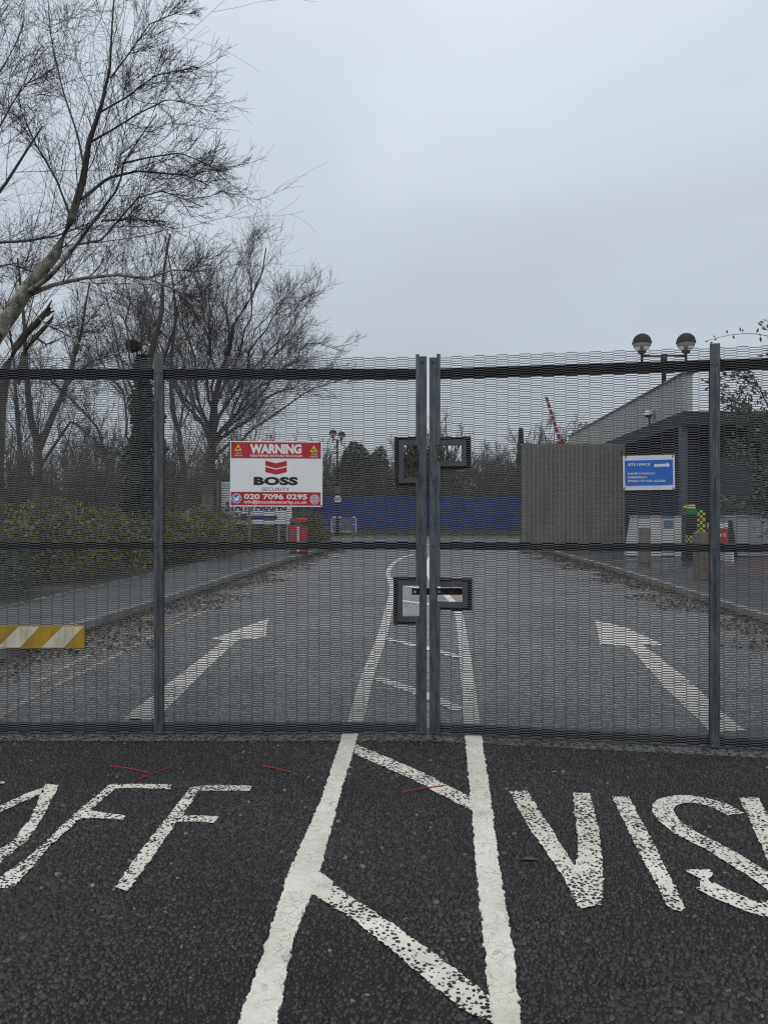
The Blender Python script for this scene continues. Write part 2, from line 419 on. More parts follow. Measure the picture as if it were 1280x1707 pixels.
sheet('reddish_patch', [G(1216, 946, .095), G(1238, 928, .095), G(1290, 926, .095), G(1300, 958, .095), G(1250, 962, .095)], 0.099,
      plain('muted_red', (0.10, 0.055, 0.057), (0.05, 0.045, 0.046), 2, 0.5))  # flat patch of mottled dull red on the yard surface

# ------------------------------------------------------------------ painted markings
rng = np.random.default_rng(7)
def ragged(poly, step=0.025, amp=0.005):
    P = []
    n = len(poly); st = 0.0
    for i in range(n):
        a = np.array(poly[i]); b = np.array(poly[(i + 1) % n]); l = np.linalg.norm(b - a)
        kx = max(1, int(l / step))
        nrm = np.array([-(b - a)[1], (b - a)[0]]) / max(l, 1e-6)
        for j in range(kx):
            q = a + (b - a) * j / kx
            st = 0.5 * st + rng.normal(0, amp * 0.7) + (amp * 0.9 * rng.choice([-1, 1]) if rng.random() < 0.06 else 0)
            P.append(tuple(q + (nrm * st if j else 0)))
    return P
def marking(name, polys, z, mat, rag=0.005, step=0.025, z0=None):
    mb = MB()
    for po in polys:
        po = ragged(po, step, rag) if rag else po
        if z0 is None: mb.add([(x, y, z) for x, y in po], [list(range(len(po)))])
        else: mb.prism_xy(po, z0, z)
    return tag(mb.build(name, mat), kind='structure')
def pg(pts, ox=0, oy=0, s=1.0): return [G(ox + x * s, oy + y * s) for x, y in pts]
def smooth_line(pts, n=8):
    P = [Vector((x, y)) for x, y in pts]; o = []
    for i in range(len(P) - 1):
        p0 = P[max(i - 1, 0)]; p1 = P[i]; p2 = P[i + 1]; p3 = P[min(i + 2, len(P) - 1)]
        for j in range(n):
            t = j / n
            o.append(tuple(0.5 * ((2 * p1) + (p2 - p0) * t + (2 * p0 - 5 * p1 + 4 * p2 - p3) * t * t + (3 * p1 - p0 - 3 * p2 + p3) * t ** 3)))
    o.append(tuple(P[-1])); return o
def stroke(pts, w, n=6):
    l = smooth_line(pts, n)
    return off(l, w / 2) + off(l, -w / 2)[::-1]

LL = [(573, 1222, 598), (535, 1337, 564), (483.5, 1454, 534), (446, 1571, 489), (397.6, 1707, 462), (372, 1790, 445)]
RL = [(775, 1228, 802), (785, 1337, 818), (794, 1454, 833), (806, 1571, 852.6), (821, 1707, 868), (830, 1790, 878)]
TH = 0.0092
for nm, L in (('centre_line_marking', LL), ('centre_line_marking', RL)):
    marking(nm, [[G(a, y) for a, y, b in L] + [G(b, y) for a, y, b in L[::-1]]], TH, M_LINE, 0.0036, 0.008, 0.0)
marking('hatch_marking', [pg([(591, 1241), (692.5, 1284), (788, 1332), (788, 1353), (755, 1337), (685, 1300), (588, 1257)])], 0.0064, M_LINEW, 0.0034, 0.009)
marking('hatch_marking', [pg([(500, 1462), (535, 1457), (556, 1474), (547, 1502), (521, 1494), (500, 1500)])], 0.0098, M_LINE, 0.003, 0.008, 0.0)
marking('hatch_marking', [pg([(530, 1458), (575, 1489.5), (649.5, 1540), (731.5, 1599), (815, 1662), (845, 1685), (850, 1722), (770, 1685), (712, 1638), (649.5, 1583), (591, 1536), (552, 1513), (520, 1494)])], 0.0064, M_LINEW, 0.0034, 0.009)
s6 = dict(ox=0, oy=1220, s=0.3516)
marking('road_lettering', [
    pg([(545, 742), (605, 762), (745, 570), (840, 430), (935, 432), (1020, 437), (1040, 408), (950, 402), (862, 403), (945, 285), (1050, 284), (1185, 285), (1190, 262), (1080, 258), (975, 258), (905, 268), (815, 385), (720, 500)], **s6),
    pg([(-40, 750), (20, 748), (75, 735), (240, 545), (380, 420), (475, 415), (585, 424), (590, 402), (450, 383), (425, 380), (550, 274), (640, 272), (810, 277), (815, 254), (690, 252), (545, 254), (520, 255), (440, 325), (350, 400), (190, 555), (-40, 730)], **s6),
    pg([(215, 252), (280, 258), (210, 400), (130, 520), (-40, 665), (-90, 700), (-180, 690), (60, 525), (150, 410)], **s6),
    pg([(205, 270), (212, 290), (30, 374), (-60, 410), (-120, 420), (0, 355), (110, 305)], **s6),
    pg([(-160, 240), (15, 241), (22, 249), (-70, 258), (-160, 262)], **s6)], 0.0064, M_LINEW, 0.0034, 0.009)
s8 = dict(ox=800, oy=1220, s=0.375)
Sc = [(1133, 372), (1060, 332), (960, 307), (880, 305), (815, 332), (830, 388), (920, 458), (1040, 518), (1160, 592), (1260, 655), (1335, 715), (1345, 775), (1260, 797), (1150, 760), (1060, 722), (1000, 690)]
marking('road_lettering', [
    pg([(128, 268), (210, 268), (265, 360), (330, 455), (418, 600), (438, 560), (428, 440), (412, 275), (490, 277), (528, 450), (545, 600), (540, 778), (440, 790), (395, 700), (330, 590), (215, 430)], **s8),
    pg([(585, 293), (662, 293), (760, 480), (850, 660), (912, 790), (890, 806), (840, 795), (775, 670), (700, 530)], **s8),
    stroke(pg(Sc, **s8), 0.098),
    pg([(1150, 298), (1235, 298), (1330, 480), (1460, 790), (1380, 800), (1260, 540)], **s8)], 0.0064, M_LINEW, 0.0034, 0.009)
marking('road_lettering', [pg([(915, 627), (940, 619), (1020, 619), (1034, 640), (1012, 668), (1040, 700), (990, 722), (972, 700), (985, 662), (940, 640)], **s8)], 0.0074, M_LINEW, 0.003, 0.012)
# beyond the gate
marking('centre_line_marking', [stroke([G(*q) for q in [(590, 1216), (612, 1130), (637, 1060), (647, 1020), (654, 985), (650, 966), (646, 956), (654, 941), (670, 930), (690, 924)]], 0.11)], 0.004, M_LINEF, 0.003, 0.06)
marking('centre_line_marking', [stroke([G(*q) for q in [(787, 1216), (781, 1150), (773, 1080), (764, 1022), (751, 1000), (738, 988), (722, 972), (714, 955), (713, 940), (717, 928)]], 0.11)], 0.004, M_LINEF, 0.003, 0.06)
for ln in ([(627, 1131), (692, 1153), (768, 1184)], [(643, 1065), (712, 1081), (768, 1097)], [(655, 1000), (716, 1008), (748, 1013)], [(658, 974), (700, 981), (724, 985)]):
    marking('hatch_marking', [stroke([G(*q) for q in ln], 0.12)], 0.005, M_LINEF, 0.004, 0.05)
marking('arrow_marking', [pg([(448, 1031), (443, 1062), (420, 1066), (398, 1066), (320, 1140), (262, 1200), (204, 1200), (265, 1152), (372, 1069), (350, 1067)])], 0.004, M_LINEF, 0.004, 0.06)
marking('arrow_marking', [pg([(992, 1034), (1000, 1075), (1048, 1078), (1110, 1150), (1183, 1220), (1244, 1220), (1200, 1185), (1140, 1128), (1072, 1076), (1106, 1076), (1045, 1047)])], 0.004, M_LINEF, 0.004, 0.06)
marking('edge_line_marking', [stroke([G(*q) for q in [(-30, 1212), (0, 1197), (42, 1170), (130, 1125), (200, 1090), (262, 1057), (300, 1038), (388, 1000), (512, 948), (565, 925)]], 0.07)], 0.004, M_YELL, 0.004, 0.08)
marking('edge_line_marking', [stroke([G(*q) for q in [(60, 1138), (105, 1115), (150, 1093), (205, 1070)]], 0.07), stroke([G(*q) for q in [(290, 1030), (330, 1012), (350, 1004)]], 0.07)], 0.004, M_YELL, 0.004, 0.08)
marking('stop_line_marking', [stroke([G(*q) for q in [(700, 908), (790, 908), (870, 911)]], 0.3)], 0.004, M_LINEF, 0.0, 0.2)

# ------------------------------------------------------------------ loose surface chippings of the forecourt
def chippings():
    sp = 0.0165
    ys = np.arange(1.85, 4.80, sp)
    pts = []
    for y in ys:
        xm = 0.56 * y + 0.5
        x = np.arange(-xm, xm, sp)
        pts.append(np.stack([x + rng.uniform(-.5, .5, len(x)) * sp, y + rng.uniform(-.55, .55, len(x)) * sp], 1))
    P = np.concatenate(pts); P = P[P[:, 1] < 4.735 - np.clip(P[:, 0] - 0.3, 0, 2.3) * 0.172 + rng.normal(0, 0.02, len(P))]; n = len(P)
    ns = 6
    ang = (np.arange(ns) / ns * 2 * np.pi)[None] + rng.uniform(-.3, .3, (n, ns)) + rng.uniform(0, 6.28, (n, 1))
    # patches of coarser and finer stone
    patch = 0.5 + 0.5 * np.sin(P[:, 0] * 2.3 + 1.3 * np.sin(P[:, 1] * 1.7)) * np.cos(P[:, 1] * 2.9 + P[:, 0])
    r = (0.0085 + 0.0098 * rng.random(n) ** 1.5) * (0.62 + 0.55 * patch)
    el = rng.uniform(0.6, 1.0, (n, 1)); ph = rng.uniform(0, 3.14, (n, 1))
    rr = r[:, None] * rng.uniform(0.78, 1.15, (n, ns))
    cx = rr * np.cos(ang); cy = rr * np.sin(ang) * el
    bx = cx * np.cos(ph) - cy * np.sin(ph); by = cx * np.sin(ph) + cy * np.cos(ph)
    hgt = 0.0016 + 0.0064 * rng.random(n) ** 1.3
    tx = rng.normal(0, 0.42, (n, 1)); ty = rng.normal(0, 0.42, (n, 1))
    tk = rng.uniform(0.55, 0.8, (n, 1))
    V = np.zeros((n, 2 * ns, 3))
    V[:, :ns, 0] = P[:, :1] + bx; V[:, :ns, 1] = P[:, 1:] + by; V[:, :ns, 2] = -0.001
    V[:, ns:, 0] = P[:, :1] + bx * tk; V[:, ns:, 1] = P[:, 1:] + by * tk
    V[:, ns:, 2] = np.clip(hgt[:, None] + bx * tk * tx + by * tk * ty, 0.0008, 0.0084)
    base = (np.arange(n) * 2 * ns)[:, None, None]
    q = np.array([[i, (i + 1) % ns, ns + (i + 1) % ns, ns + i] for i in range(ns)])[None]
    quads = (base + q).reshape(n, -1)
    cap = (base[:, 0] + np.arange(ns, 2 * ns)[None])
    idx = np.concatenate([quads, cap], 1).ravel()
    counts = np.tile(np.array([4] * ns + [ns]), n)
    o = np_mesh('road_chippings', V.reshape(-1, 3), counts, idx, M_CHIP)
    tag(o, 'dark stone chippings bedded in the asphalt in front of the gate', 'chippings', kind='stuff')
chippings()

# ------------------------------------------------------------------ text
def text_mesh(body, bold=0.0, spacing=1.0):
    cu = bpy.data.curves.new('lettering', 'FONT'); cu.body = body; cu.size = 1.0; cu.offset = bold; cu.space_character = spacing
    cu.resolution_u = 3
    ob = bpy.data.objects.new('lettering', cu); COL.objects.link(ob)
    dg = bpy.context.evaluated_depsgraph_get(); dg.update()
    me = bpy.data.meshes.new_from_object(ob.evaluated_get(dg))
    V = np.zeros(len(me.vertices) * 3); me.vertices.foreach_get('co', V); V = V.reshape(-1, 3)
    faces = [list(pl.vertices) for pl in me.polygons]
    bpy.data.objects.remove(ob); bpy.data.curves.remove(cu); bpy.data.meshes.remove(me)
    return V, faces
def lettering(body, rect, y, mat, parent, bold=0.0, spacing=1.0, name='lettering', thick=0.0006):
    """rect = x0,x1,z0,z1 on the panel; y = front of the letters"""
    V, faces = text_mesh(body, bold, spacing)
    x0, x1, z0, z1 = rect
    lo = V.min(0); hi = V.max(0)
    mb = MB()
    vs = [(x0 + (a - lo[0]) / (hi[0] - lo[0]) * (x1 - x0), y, z0 + (b - lo[1]) / (hi[1] - lo[1]) * (z1 - z0)) for a, b, _ in V]
    mb.add(vs, faces)
    return mb.build(name, mat, parent)

# ------------------------------------------------------------------ the gate
DL = 4.87
S = DL / F
def lx(px): return (px - CX) * S - 0.27       # left leaf local x
def lz(py): return H - (py - CY) * S
A_R = R(-9.75)
RX0 = 0.289
def rp(px, py):
    """photo pixel -> local x,z on the right leaf"""
    k_ = (px - CX) / F
    # (RX0 + u cos a, DL + u sin a): X = k_ * Y
    u = (k_ * DL - RX0) / (math.cos(A_R) - k_ * math.sin(A_R))
    Y = DL + u * math.sin(A_R)
    return u, H - (py - CY) * Y / F
def rx(px): return rp(px, CY)[0]
def rz(px, py): return rp(px, py)[1]

def expanded_metal(x0, x1, z0, z1, holes, parent):
    w, pz, d = 0.0705, 0.0146, 0.0052
    vt, th = 0.0029, 0.0012          # half height, half thickness of a strand
    segs = []
    nc = int((x1 - x0) / w) + 1; nr = int((z1 - z0) / pz)
    rs = np.random.default_rng(3)
    for i in range(nc):
        xa = x0 + i * w; xb = min(xa + w, x1)
        if xb - xa < 0.02: continue
        for j in range(nr + 1):
            z = z0 + (j + 0.5 * (i % 2)) * pz + rs.normal(0, 0.0004)
            if z > z1: continue
            xm = (xa + xb) / 2
            ins = False
            for (ha, hb, hc, hd) in holes:
                if ha < xb - d and hb > xa + d and hc < z < hd:
                    if ha > xa + d: segs.append((xa + d, z, ha, z))
                    if hb < xb - d: segs.append((hb, z, xb - d, z))
                    ins = True
            if not ins: segs.append((xa + d, z, xb - d, z))
            if i < nc - 1 and xb < x1 - d:
                if not any(ha < xb < hb and hc < z < hd for ha, hb, hc, hd in holes):
                    for s_ in (-0.5, 0.5):
                        if z0 - 0.001 <= z + s_ * pz <= z1: segs.append((xb - d, z, xb + d, z + s_ * pz))
    sg = np.array(segs); n = len(sg)
    # parallelogram section, leaning back so its face looks slightly upwards
    A = np.stack([sg[:, 0], np.zeros(n), sg[:, 1]], 1); B = np.stack([sg[:, 2], np.zeros(n), sg[:, 3]], 1)
    sec = np.array([[0, -0.003 - th, -vt], [0, -0.003 + th, -vt], [0, 0.003 + th, vt], [0, 0.003 - th, vt]])
    Vv = np.zeros((n, 8, 3)); Vv[:, :4] = A[:, None] + sec; Vv[:, 4:] = B[:, None] + sec
    diag = np.abs(sg[:, 3] - sg[:, 1]) > 0.005
    Vv[diag, :4] = A[diag][:, None] + sec * np.array([1, 1, 0.75]); Vv[diag, 4:] = B[diag][:, None] + sec * np.array([1, 1, 0.75])
    q = np.array([[k_, (k_ + 1) % 4, 4 + (k_ + 1) % 4, 4 + k_] for k_ in range(4)])
    idx = ((np.arange(n) * 8)[:, None, None] + q[None, :, ::-1]).ravel()
    return np_mesh('mesh_panel', Vv.reshape(-1, 3), np.full(n * 4, 4), idx, M_MESH, parent)

def slotted_bar(x0, x1, y0, y1, z0, z1, parent, name, slots):
    """flat clamping bar with long vertical slots along its middle"""
    mb = MB(); xm = (x0 + x1) / 2; g = 0.0022
    mb.box(x0, xm - g, y0, y1, z0, z1); mb.box(xm + g, x1, y0, y1, z0, z1)
    e = [z0]
    for a, b in slots: e += [a, b]
    e.append(z1)
    for a, b in zip(e[0::2], e[1::2]): mb.box(xm - g, xm + g, y0 + 0.0012, y1, a, b)
    mb.box(x0 + 0.001, x1 - 0.001, y1, y1 + 0.004, z0, z1)
    return mb.build(name, M_GALV, parent)

def leaf(label, loc, rz_, sgn, mull, cut_rects, zt, zb):
    g = empty('security_gate', label, 'gate', loc, rz_, 'two leaves of the steel gate')
    E = 3.36
    ends = sorted((sgn * 0.066, sgn * E))
    holes = [c for c in cut_rects]
    expanded_metal(ends[0], ends[1], zb + 0.008, zt - 0.004, holes, g)
    # rails behind the mesh
    xs = sorted((sgn * 0.06, sgn * (E + 0.03)))
    for nm, a, b in (('top_rail', 2.262, 2.327), ('middle_rail', 1.176, 1.226), ('bottom_rail', 0.016, 0.07)):
        MB().box(xs[0], xs[1], 0.0085, 0.055, a, b).build(nm, M_RAIL, g, bevel=0.004)
    # mullion: slotted clamping bars in front, post behind
    slotted_bar(mull - 0.0285, mull + 0.0285, -0.016, -0.009, zb - 0.002, zt + 0.016, g, 'mullion', [(0.10, 0.62), (0.68, 1.15), (1.21, 1.62), (1.7, 2.24)])
    MB().box(mull - 0.021, mull + 0.021, 0.0098, 0.0498, 0.071, 2.26).build('mullion_post', M_RAIL, g)
    # hinge stile
    hx = sorted((sgn * E, sgn * (E + 0.06)))
    MB().box(hx[0], hx[1], -0.012, 0.05, 0.01, zt + 0.02).build('hinge_stile', M_GALV, g, bevel=0.004)
    return g

# left leaf -------------------------------------------------------
LU = (lx(673), lx(698.5), lz(797), lz(742)); LLW = (lx(671), lx(698.5), lz(1028), lz(976))
gl = leaf('left leaf of the grey steel mesh gate, carrying the red and white warning sign', (0.27, DL, 0), 0, -1, lx(265.5), [LU, LLW], 2.402, 0.016)
# right leaf ------------------------------------------------------
RU = (rx(734), rx(769), rz(750, 769), rz(750, 742)); RLW = (rx(732), rx(771), rz(750, 1004), rz(750, 978))
gr = leaf('right leaf of the grey steel mesh gate, swung slightly forward, carrying the blue sign', (RX0, DL, 0), A_R, 1, rx(1190), [RU, RLW], 2.402, 0.016)

def meeting_stile(g, sgn, cuts):
    a, b = sorted((sgn * 0.0, sgn * 0.045))
    MB().box(a, b, -0.02, 0.045, 0.012, 2.400 if sgn < 0 else 2.392).build('meeting_stile', M_GALV, g, bevel=0.004)
    mb = MB(); a, b = sorted((sgn * 0.0463, sgn * 0.0695))
    z = 0.012
    for c0, c1 in sorted((c[2], c[3]) for c in cuts):
        mb.box(a, b, -0.0165, -0.0095, z, c0 - 0.001); z = c1 + 0.001
    mb.box(a, b, -0.0165, -0.0095, z, 2.412)
    mb.build('clamping_bar', M_GALV, g)
meeting_stile(gl, -1, [LU, LLW]); meeting_stile(gr, 1, [RU, RLW])
for g_, sg_ in ((gl, -1), (gr, 1)):
    for z_ in (2.36, 1.62, 1.2, 0.42, 0.05):
        b = MB(); b.tube([(sg_ * 0.0235, -0.0265, z_), (sg_ * 0.0235, -0.0205, z_)], 0.0075, 6); b.build('bolt', M_RAIL if z_ > 2 else M_GALVD, g_)
    mu_ = lx(265.5) if sg_ < 0 else rx(1190)
    for z_ in (2.295, 1.2, 0.045):
        for d_ in (-0.014, 0.014):
            b = MB(); b.tube([(mu_ + d_, -0.0215, z_), (mu_ + d_, -0.0165, z_)], 0.0065, 6); b.build('bolt', M_GALVD, g_)

def lock_opening(g, sgn, rect, f=0.032):
    """mitred plate frame round a hand hole next to the stile, with a box ring behind the mesh"""
    xa, xb, za, zb = rect
    far = xa if sgn < 0 else xb               # side away from the stile
    near = xb if sgn < 0 else xa
    nr2 = sgn * 0.0705 if abs(near) < 0.0705 else near
    o = far + sgn * f
    mb = MB()
    mb.prism_xz([(nr2, za), (far, za), (o, za - f), (nr2, za - f)], -0.013, -0.006)
    mb.prism_xz([(nr2, zb), (far, zb), (o, zb + f), (nr2, zb + f)], -0.013, -0.006)
    mb.prism_xz([(far - 0.0 * sgn, za + 0.0006), (far, zb - 0.0006), (o, zb + f - 0.0012), (o, za - f + 0.0012)], -0.013, -0.006)
    fr = mb.build('lock_frame', M_GALVD, g)
    # depth of the box: reveals going back
    rb = MB(); t = 0.003
    l, r_ = sorted((far, sgn * 0.0475))
    rb.box(l, r_, -0.006, 0.04, zb, zb + t); rb.box(l, r_, -0.006, 0.04, za - t, za)
    l, r_ = sorted((far, far + sgn * t)); rb.box(l, r_, -0.006, 0.04, za, zb)
    # square-section ring behind the mesh
    o2 = far + sgn * (f + 0.026); i2 = far + sgn * (f - 0.006)
    l, r_ = sorted((o2, i2)); rb.box(l, r_, 0.0075, 0.04, za - f - 0.02, zb + f + 0.02)
    l, r_ = sorted((i2, sgn * 0.05)); rb.box(l, r_, 0.0075, 0.04, zb + f - 0.006, zb + f + 0.02); rb.box(l, r_, 0.0075, 0.04, za - f - 0.02, za - f + 0.006)
    rb.build('lock_box', M_RAIL, g)
for r_ in (LU, LLW): lock_opening(gl, -1, r_)
for r_ in (RU, RLW): lock_opening(gr, 1, r_)

# lock bar slid across both stiles, behind them
lbx0, lbx1 = (687 - CX) * S, (772 - CX) * S
lb = empty('lock_bar', 'rusty flat bar slid across behind both middle gate posts', 'bar', ((lbx0 + lbx1) / 2, DL + 0.056, lz(987.5)))
hw = (lbx1 - lbx0) / 2
mb = MB()
hx_ = (lx(692) + 0.27) - (lbx0 + lbx1) / 2
mb.box(-hw, -hw + 0.055, -0.004, 0.004, -0.0215, 0.0215, 1); mb.box(-hw + 0.055, hw, -0.004, 0.004, -0.0215, 0.0215, 0)
mb.build('bar', [M_RUST, M_BLACK], lb)
for ox in (hx_, (732.5 - CX) * S - (lbx0 + lbx1) / 2):
    m_ = MB(); m_.tube([(ox, -0.009, 0), (ox, -0.0045, 0)], 0.0095, 12); m_.build('bolt', M_WHTP, lb)

# ------------------------------------------------------------------ signs on the gate
def sx_(px): return (px - CX) * S
def disc(mb, cx, cz, r, y0, y1, n=28, mi=0):
    mb.prism_xz([(cx + r * math.cos(2 * math.pi * i / n), cz + r * math.sin(2 * math.pi * i / n)) for i in range(n)], y0, y1, mi)
def ring(mb, cx, cz, ro, ri, y0, y1, n=28, mi=0, sq=0.0):
    def pt(r, a):
        c, s_ = math.cos(a), math.sin(a)
        if sq:
            e = 2.0 / sq
            return (cx + r * math.copysign(abs(c) ** e, c), cz + r * math.copysign(abs(s_) ** e, s_))
        return (cx + r * c, cz + r * s_)
    for i in range(n):
        a, b = 2 * math.pi * i / n, 2 * math.pi * (i + 1) / n
        mb.prism_xz([pt(ri, a), pt(ro, a), pt(ro, b), pt(ri, b)], y0, y1, mi)

wx, wz = sx_(461.5), lz(790.5)
ws = empty('warning_sign', 'red and white security warning sign tied to the left gate leaf', 'sign', (wx, DL - 0.02, wz), R(0.0))
ws.rotation_euler = (0, R(0.35), 0)
# sign coordinates from the 6.737x enlargement (origin 370,720)
def q6(u, v): return ((370 + u / 6.737 - 461.5) * S, (790.5 - (720 + v / 6.737)) * S)
def rect6(u0, v0, u1, v1):
    a, b = q6(u0, v1), q6(u1, v0); return (a[0], b[0], a[1], b[1])
hw_, hh_ = 76.7 * S, 54.3 * S
MB().box(-hw_, hw_, 0, 0.004, -hh_, hh_).build('panel', M_SIGNW, ws, bevel=0.001)
for nm, rc in (('header_band', rect6(110, 120, 1113, 300)), ('footer_band', rect6(110, 676, 1113, 826))):
    MB().box(rc[0], rc[1], -0.0006, 0.0, rc[2], rc[3]).build(nm, M_SIGNR, ws)
YT = -0.0012
lettering('WARNING', rect6(320, 140, 897, 248), YT, M_SIGNW, ws, 0.05, 0.97)
lettering('THESE PREMISES ARE PROTECTED 24 HOURS', rect6(320, 259, 908, 284), YT, M_SIGNW, ws, 0.015)
lettering('BOSS', rect6(364, 506, 858, 600), -0.0007, M_SIGNK, ws, 0.06, 1.06)
lettering('SECURITY', rect6(455, 626, 765, 662), -0.0007, M_SIGNG, ws, 0.0)
lettering('020 7096 0295', rect6(258, 698, 962, 758), YT, M_SIGNW, ws, 0.028)
lettering('info@bosssitesecurity.co.uk', rect6(258, 768, 960, 816), YT, M_SIGNW, ws, 0.018)
em = MB()
for a, b in ((325, 382), (396, 452)):
    em.prism_xz([q6(493, a), q6(613, a + 28), q6(733, a), q6(733, b), q6(613, b + 30), q6(493, b)][::-1], -0.0008, 0.0)
em.build('emblem', M_SIGNR, ws)
for cu_, (t1, t2) in ((190, ('CCTV IN', 'OPERATION')), (1034, ('CCTV IN', 'OPERATION'))):
    tr = MB(); oy = 0 if cu_ < 500 else 8
    tr.prism_xz([q6(cu_ - 54, 226 + oy), q6(cu_ + 54, 226 + oy), q6(cu_, 128 + oy)], -0.0012, -0.0006, 1)
    tr.prism_xz([q6(cu_ - 46, 221 + oy), q6(cu_ + 46, 221 + oy), q6(cu_, 139 + oy)], -0.0018, -0.0012, 0)
    tr.prism_xz([q6(cu_ - 24, 196 + oy), q6(cu_ - 20, 206 + oy), q6(cu_ + 14, 192 + oy), q6(cu_ + 8, 177 + oy)], -0.0024, -0.0018, 1)
    tr.prism_xz([q6(cu_ + 2, 212 + oy), q6(cu_ + 30, 212 + oy), q6(cu_ + 30, 206 + oy), q6(cu_ + 2, 206 + oy)], -0.0024, -0.0018, 1)
    tr.build('camera_symbol', [M_SIGNY, M_SIGNK], ws)
    lettering(t1, rect6(cu_ - 28, 236 + oy, cu_ + 34, 250 + oy), YT, M_SIGNW, ws, 0.01)
    lettering(t2, rect6(cu_ - 42, 262 + oy, cu_ + 44, 277 + oy), YT, M_SIGNW, ws, 0.01)
# round bird logo
c_ = q6(174, 750); u_ = S / 6.737
b_ = MB(); disc(b_, c_[0], c_[1], 54 * u_, -0.0010, -0.0005, mi=1); disc(b_, c_[0], c_[1], 48 * u_, -0.0016, -0.0010, mi=0)
bird = [(-34, -22), (-24, -26), (-30, -12), (-20, -14), (-12, -4), (2, 0), (2, -14), (10, -24), (22, -25), (28, -20), (38, -23), (31, -14), (37, -13), (30, -6), (28, 10), (18, 24), (2, 31), (-16, 31), (-34, 25), (-22, 22), (-14, 17), (-24, 12), (-26, 6), (-20, 6), (-32, -4), (-27, -4)]
b_.prism_xz([(c_[0] + x * u_, c_[1] - y * u_) for x, y in bird][::-1], -0.0022, -0.0016, 1)
b_.build('bird_logo', [M_TWB, M_SIGNW], ws)
c_ = q6(1047, 757)
i_ = MB(); disc(i_, c_[0], c_[1], 54 * u_, -0.0010, -0.0005, mi=1); disc(i_, c_[0], c_[1], 48 * u_, -0.0016, -0.0010, mi=0)
ring(i_, c_[0], c_[1], 32 * u_, 25 * u_, -0.0022, -0.0016, 28, 1, 5.0); ring(i_, c_[0], c_[1], 16 * u_, 10 * u_, -0.0022, -0.0016, 20, 1)
disc(i_, c_[0] + 17 * u_, c_[1] + 17 * u_, 4 * u_, -0.0022, -0.0016, 10, 1)
i_.build('camera_logo', [M_PURP, M_SIGNW], ws)
def corner_tie(mat, x, z, a, l, parent, y=-0.003, r=0.0025):
    MB().tube([(x - math.cos(a) * l, y + 0.001, z - math.sin(a) * l), (x, y, z), (x + math.cos(a) * l, y + 0.002, z + math.sin(a) * l)], r, 6).build('cable_tie', mat, parent)
for (u, v, a) in ((126, 128, 0.9), (1098, 124, 1.5), (130, 818, -0.9), (1118, 822, -0.7)):
    x, z = q6(u, v); corner_tie(M_ZIP, x, z, a, 0.009, ws)

# site office sheet on the right leaf
oc = rp(1081, 788)
def onR(px, py): a = rp(px, py); return (a[0] - oc[0], a[1] - oc[1])
wp = Vector((RX0, DL, 0)) + Matrix.Rotation(A_R, 3, 'Z') @ Vector((oc[0], -0.014, oc[1]))
os_ = empty('office_sign', 'blue site office notice in white laminate tied to the right gate leaf', 'sign', wp, A_R)
# four-corner map from the 12.19x enlargement (origin 1030,750)
def q12(u, v): return onR(1030 + u / 12.19, 750 + v / 12.19)
sh = MB(); nx, nz = 14, 8
cor = [q12(86, 128), q12(1134, 98), q12(1144, 808), q12(96, 822)]
def lerp2(s_, t_):
    a = Vector(cor[0]).lerp(Vector(cor[1]), s_); b = Vector(cor[3]).lerp(Vector(cor[2]), s_); return a.lerp(b, t_)
vs = []
for j in range(nz + 1):
    for i in range(nx + 1):
        q = lerp2(i / nx, j / nz)
        w_ = 0.0016 * math.sin(i * 0.9) * (abs(j - nz / 2) / (nz / 2)) ** 3
        vs.append((q.x, w_ - 0.0, q.y))
n0 = len(vs); vs += [(x, y + 0.0015, z) for x, y, z in vs]
fs = [[j * (nx + 1) + i, (j + 1) * (nx + 1) + i, (j + 1) * (nx + 1) + i + 1, j * (nx + 1) + i + 1] for j in range(nz) for i in range(nx)]
fs += [[n0 + a for a in f[::-1]] for f in fs]
sh.add(vs, fs); sh.build('sheet', M_PAPER, os_, True)
bl = MB(); bl.prism_xz([q12(122, 222), q12(1090, 198), q12(1100, 708), q12(132, 728)][::-1], -0.0030, -0.0022); bl.build('blue_panel', M_BLUE, os_)
ar = MB(); ar.prism_xz([q12(718, 292), q12(975, 284), q12(978, 256), q12(1040, 310), q12(990, 366), q12(984, 340), q12(720, 348)][::-1], -0.0038, -0.0031)
ar.build('arrow', M_PAPER, os_)
def tr12(u0, v0, u1, v1): a, b = q12(u0, v1), q12(u1, v0); return (a[0], b[0], a[1], b[1])
lettering('SITE OFFICE', tr12(190, 274, 636, 326), -0.0036, M_PAPER, os_, 0.03)
lettering('PLEASE CONTACT:', tr12(185, 462, 740, 504), -0.0036, M_PAPER, os_, 0.03)
lettering('07885093214', tr12(185, 538, 574, 582), -0.0036, M_PAPER, os_, 0.03)
lettering('0794471176 FOR ACCESS', tr12(185, 608, 945, 656), -0.0036, M_PAPER, os_, 0.03)
for (u, v, a) in ((144, 140, 1.5), (1098, 112, 1.2), (112, 790, 1.1), (1112, 790, -1.0)):
    x, z = q12(u, v); corner_tie(M_BLACK, x, z, a, 0.010, os_, -0.004, 0.0026)

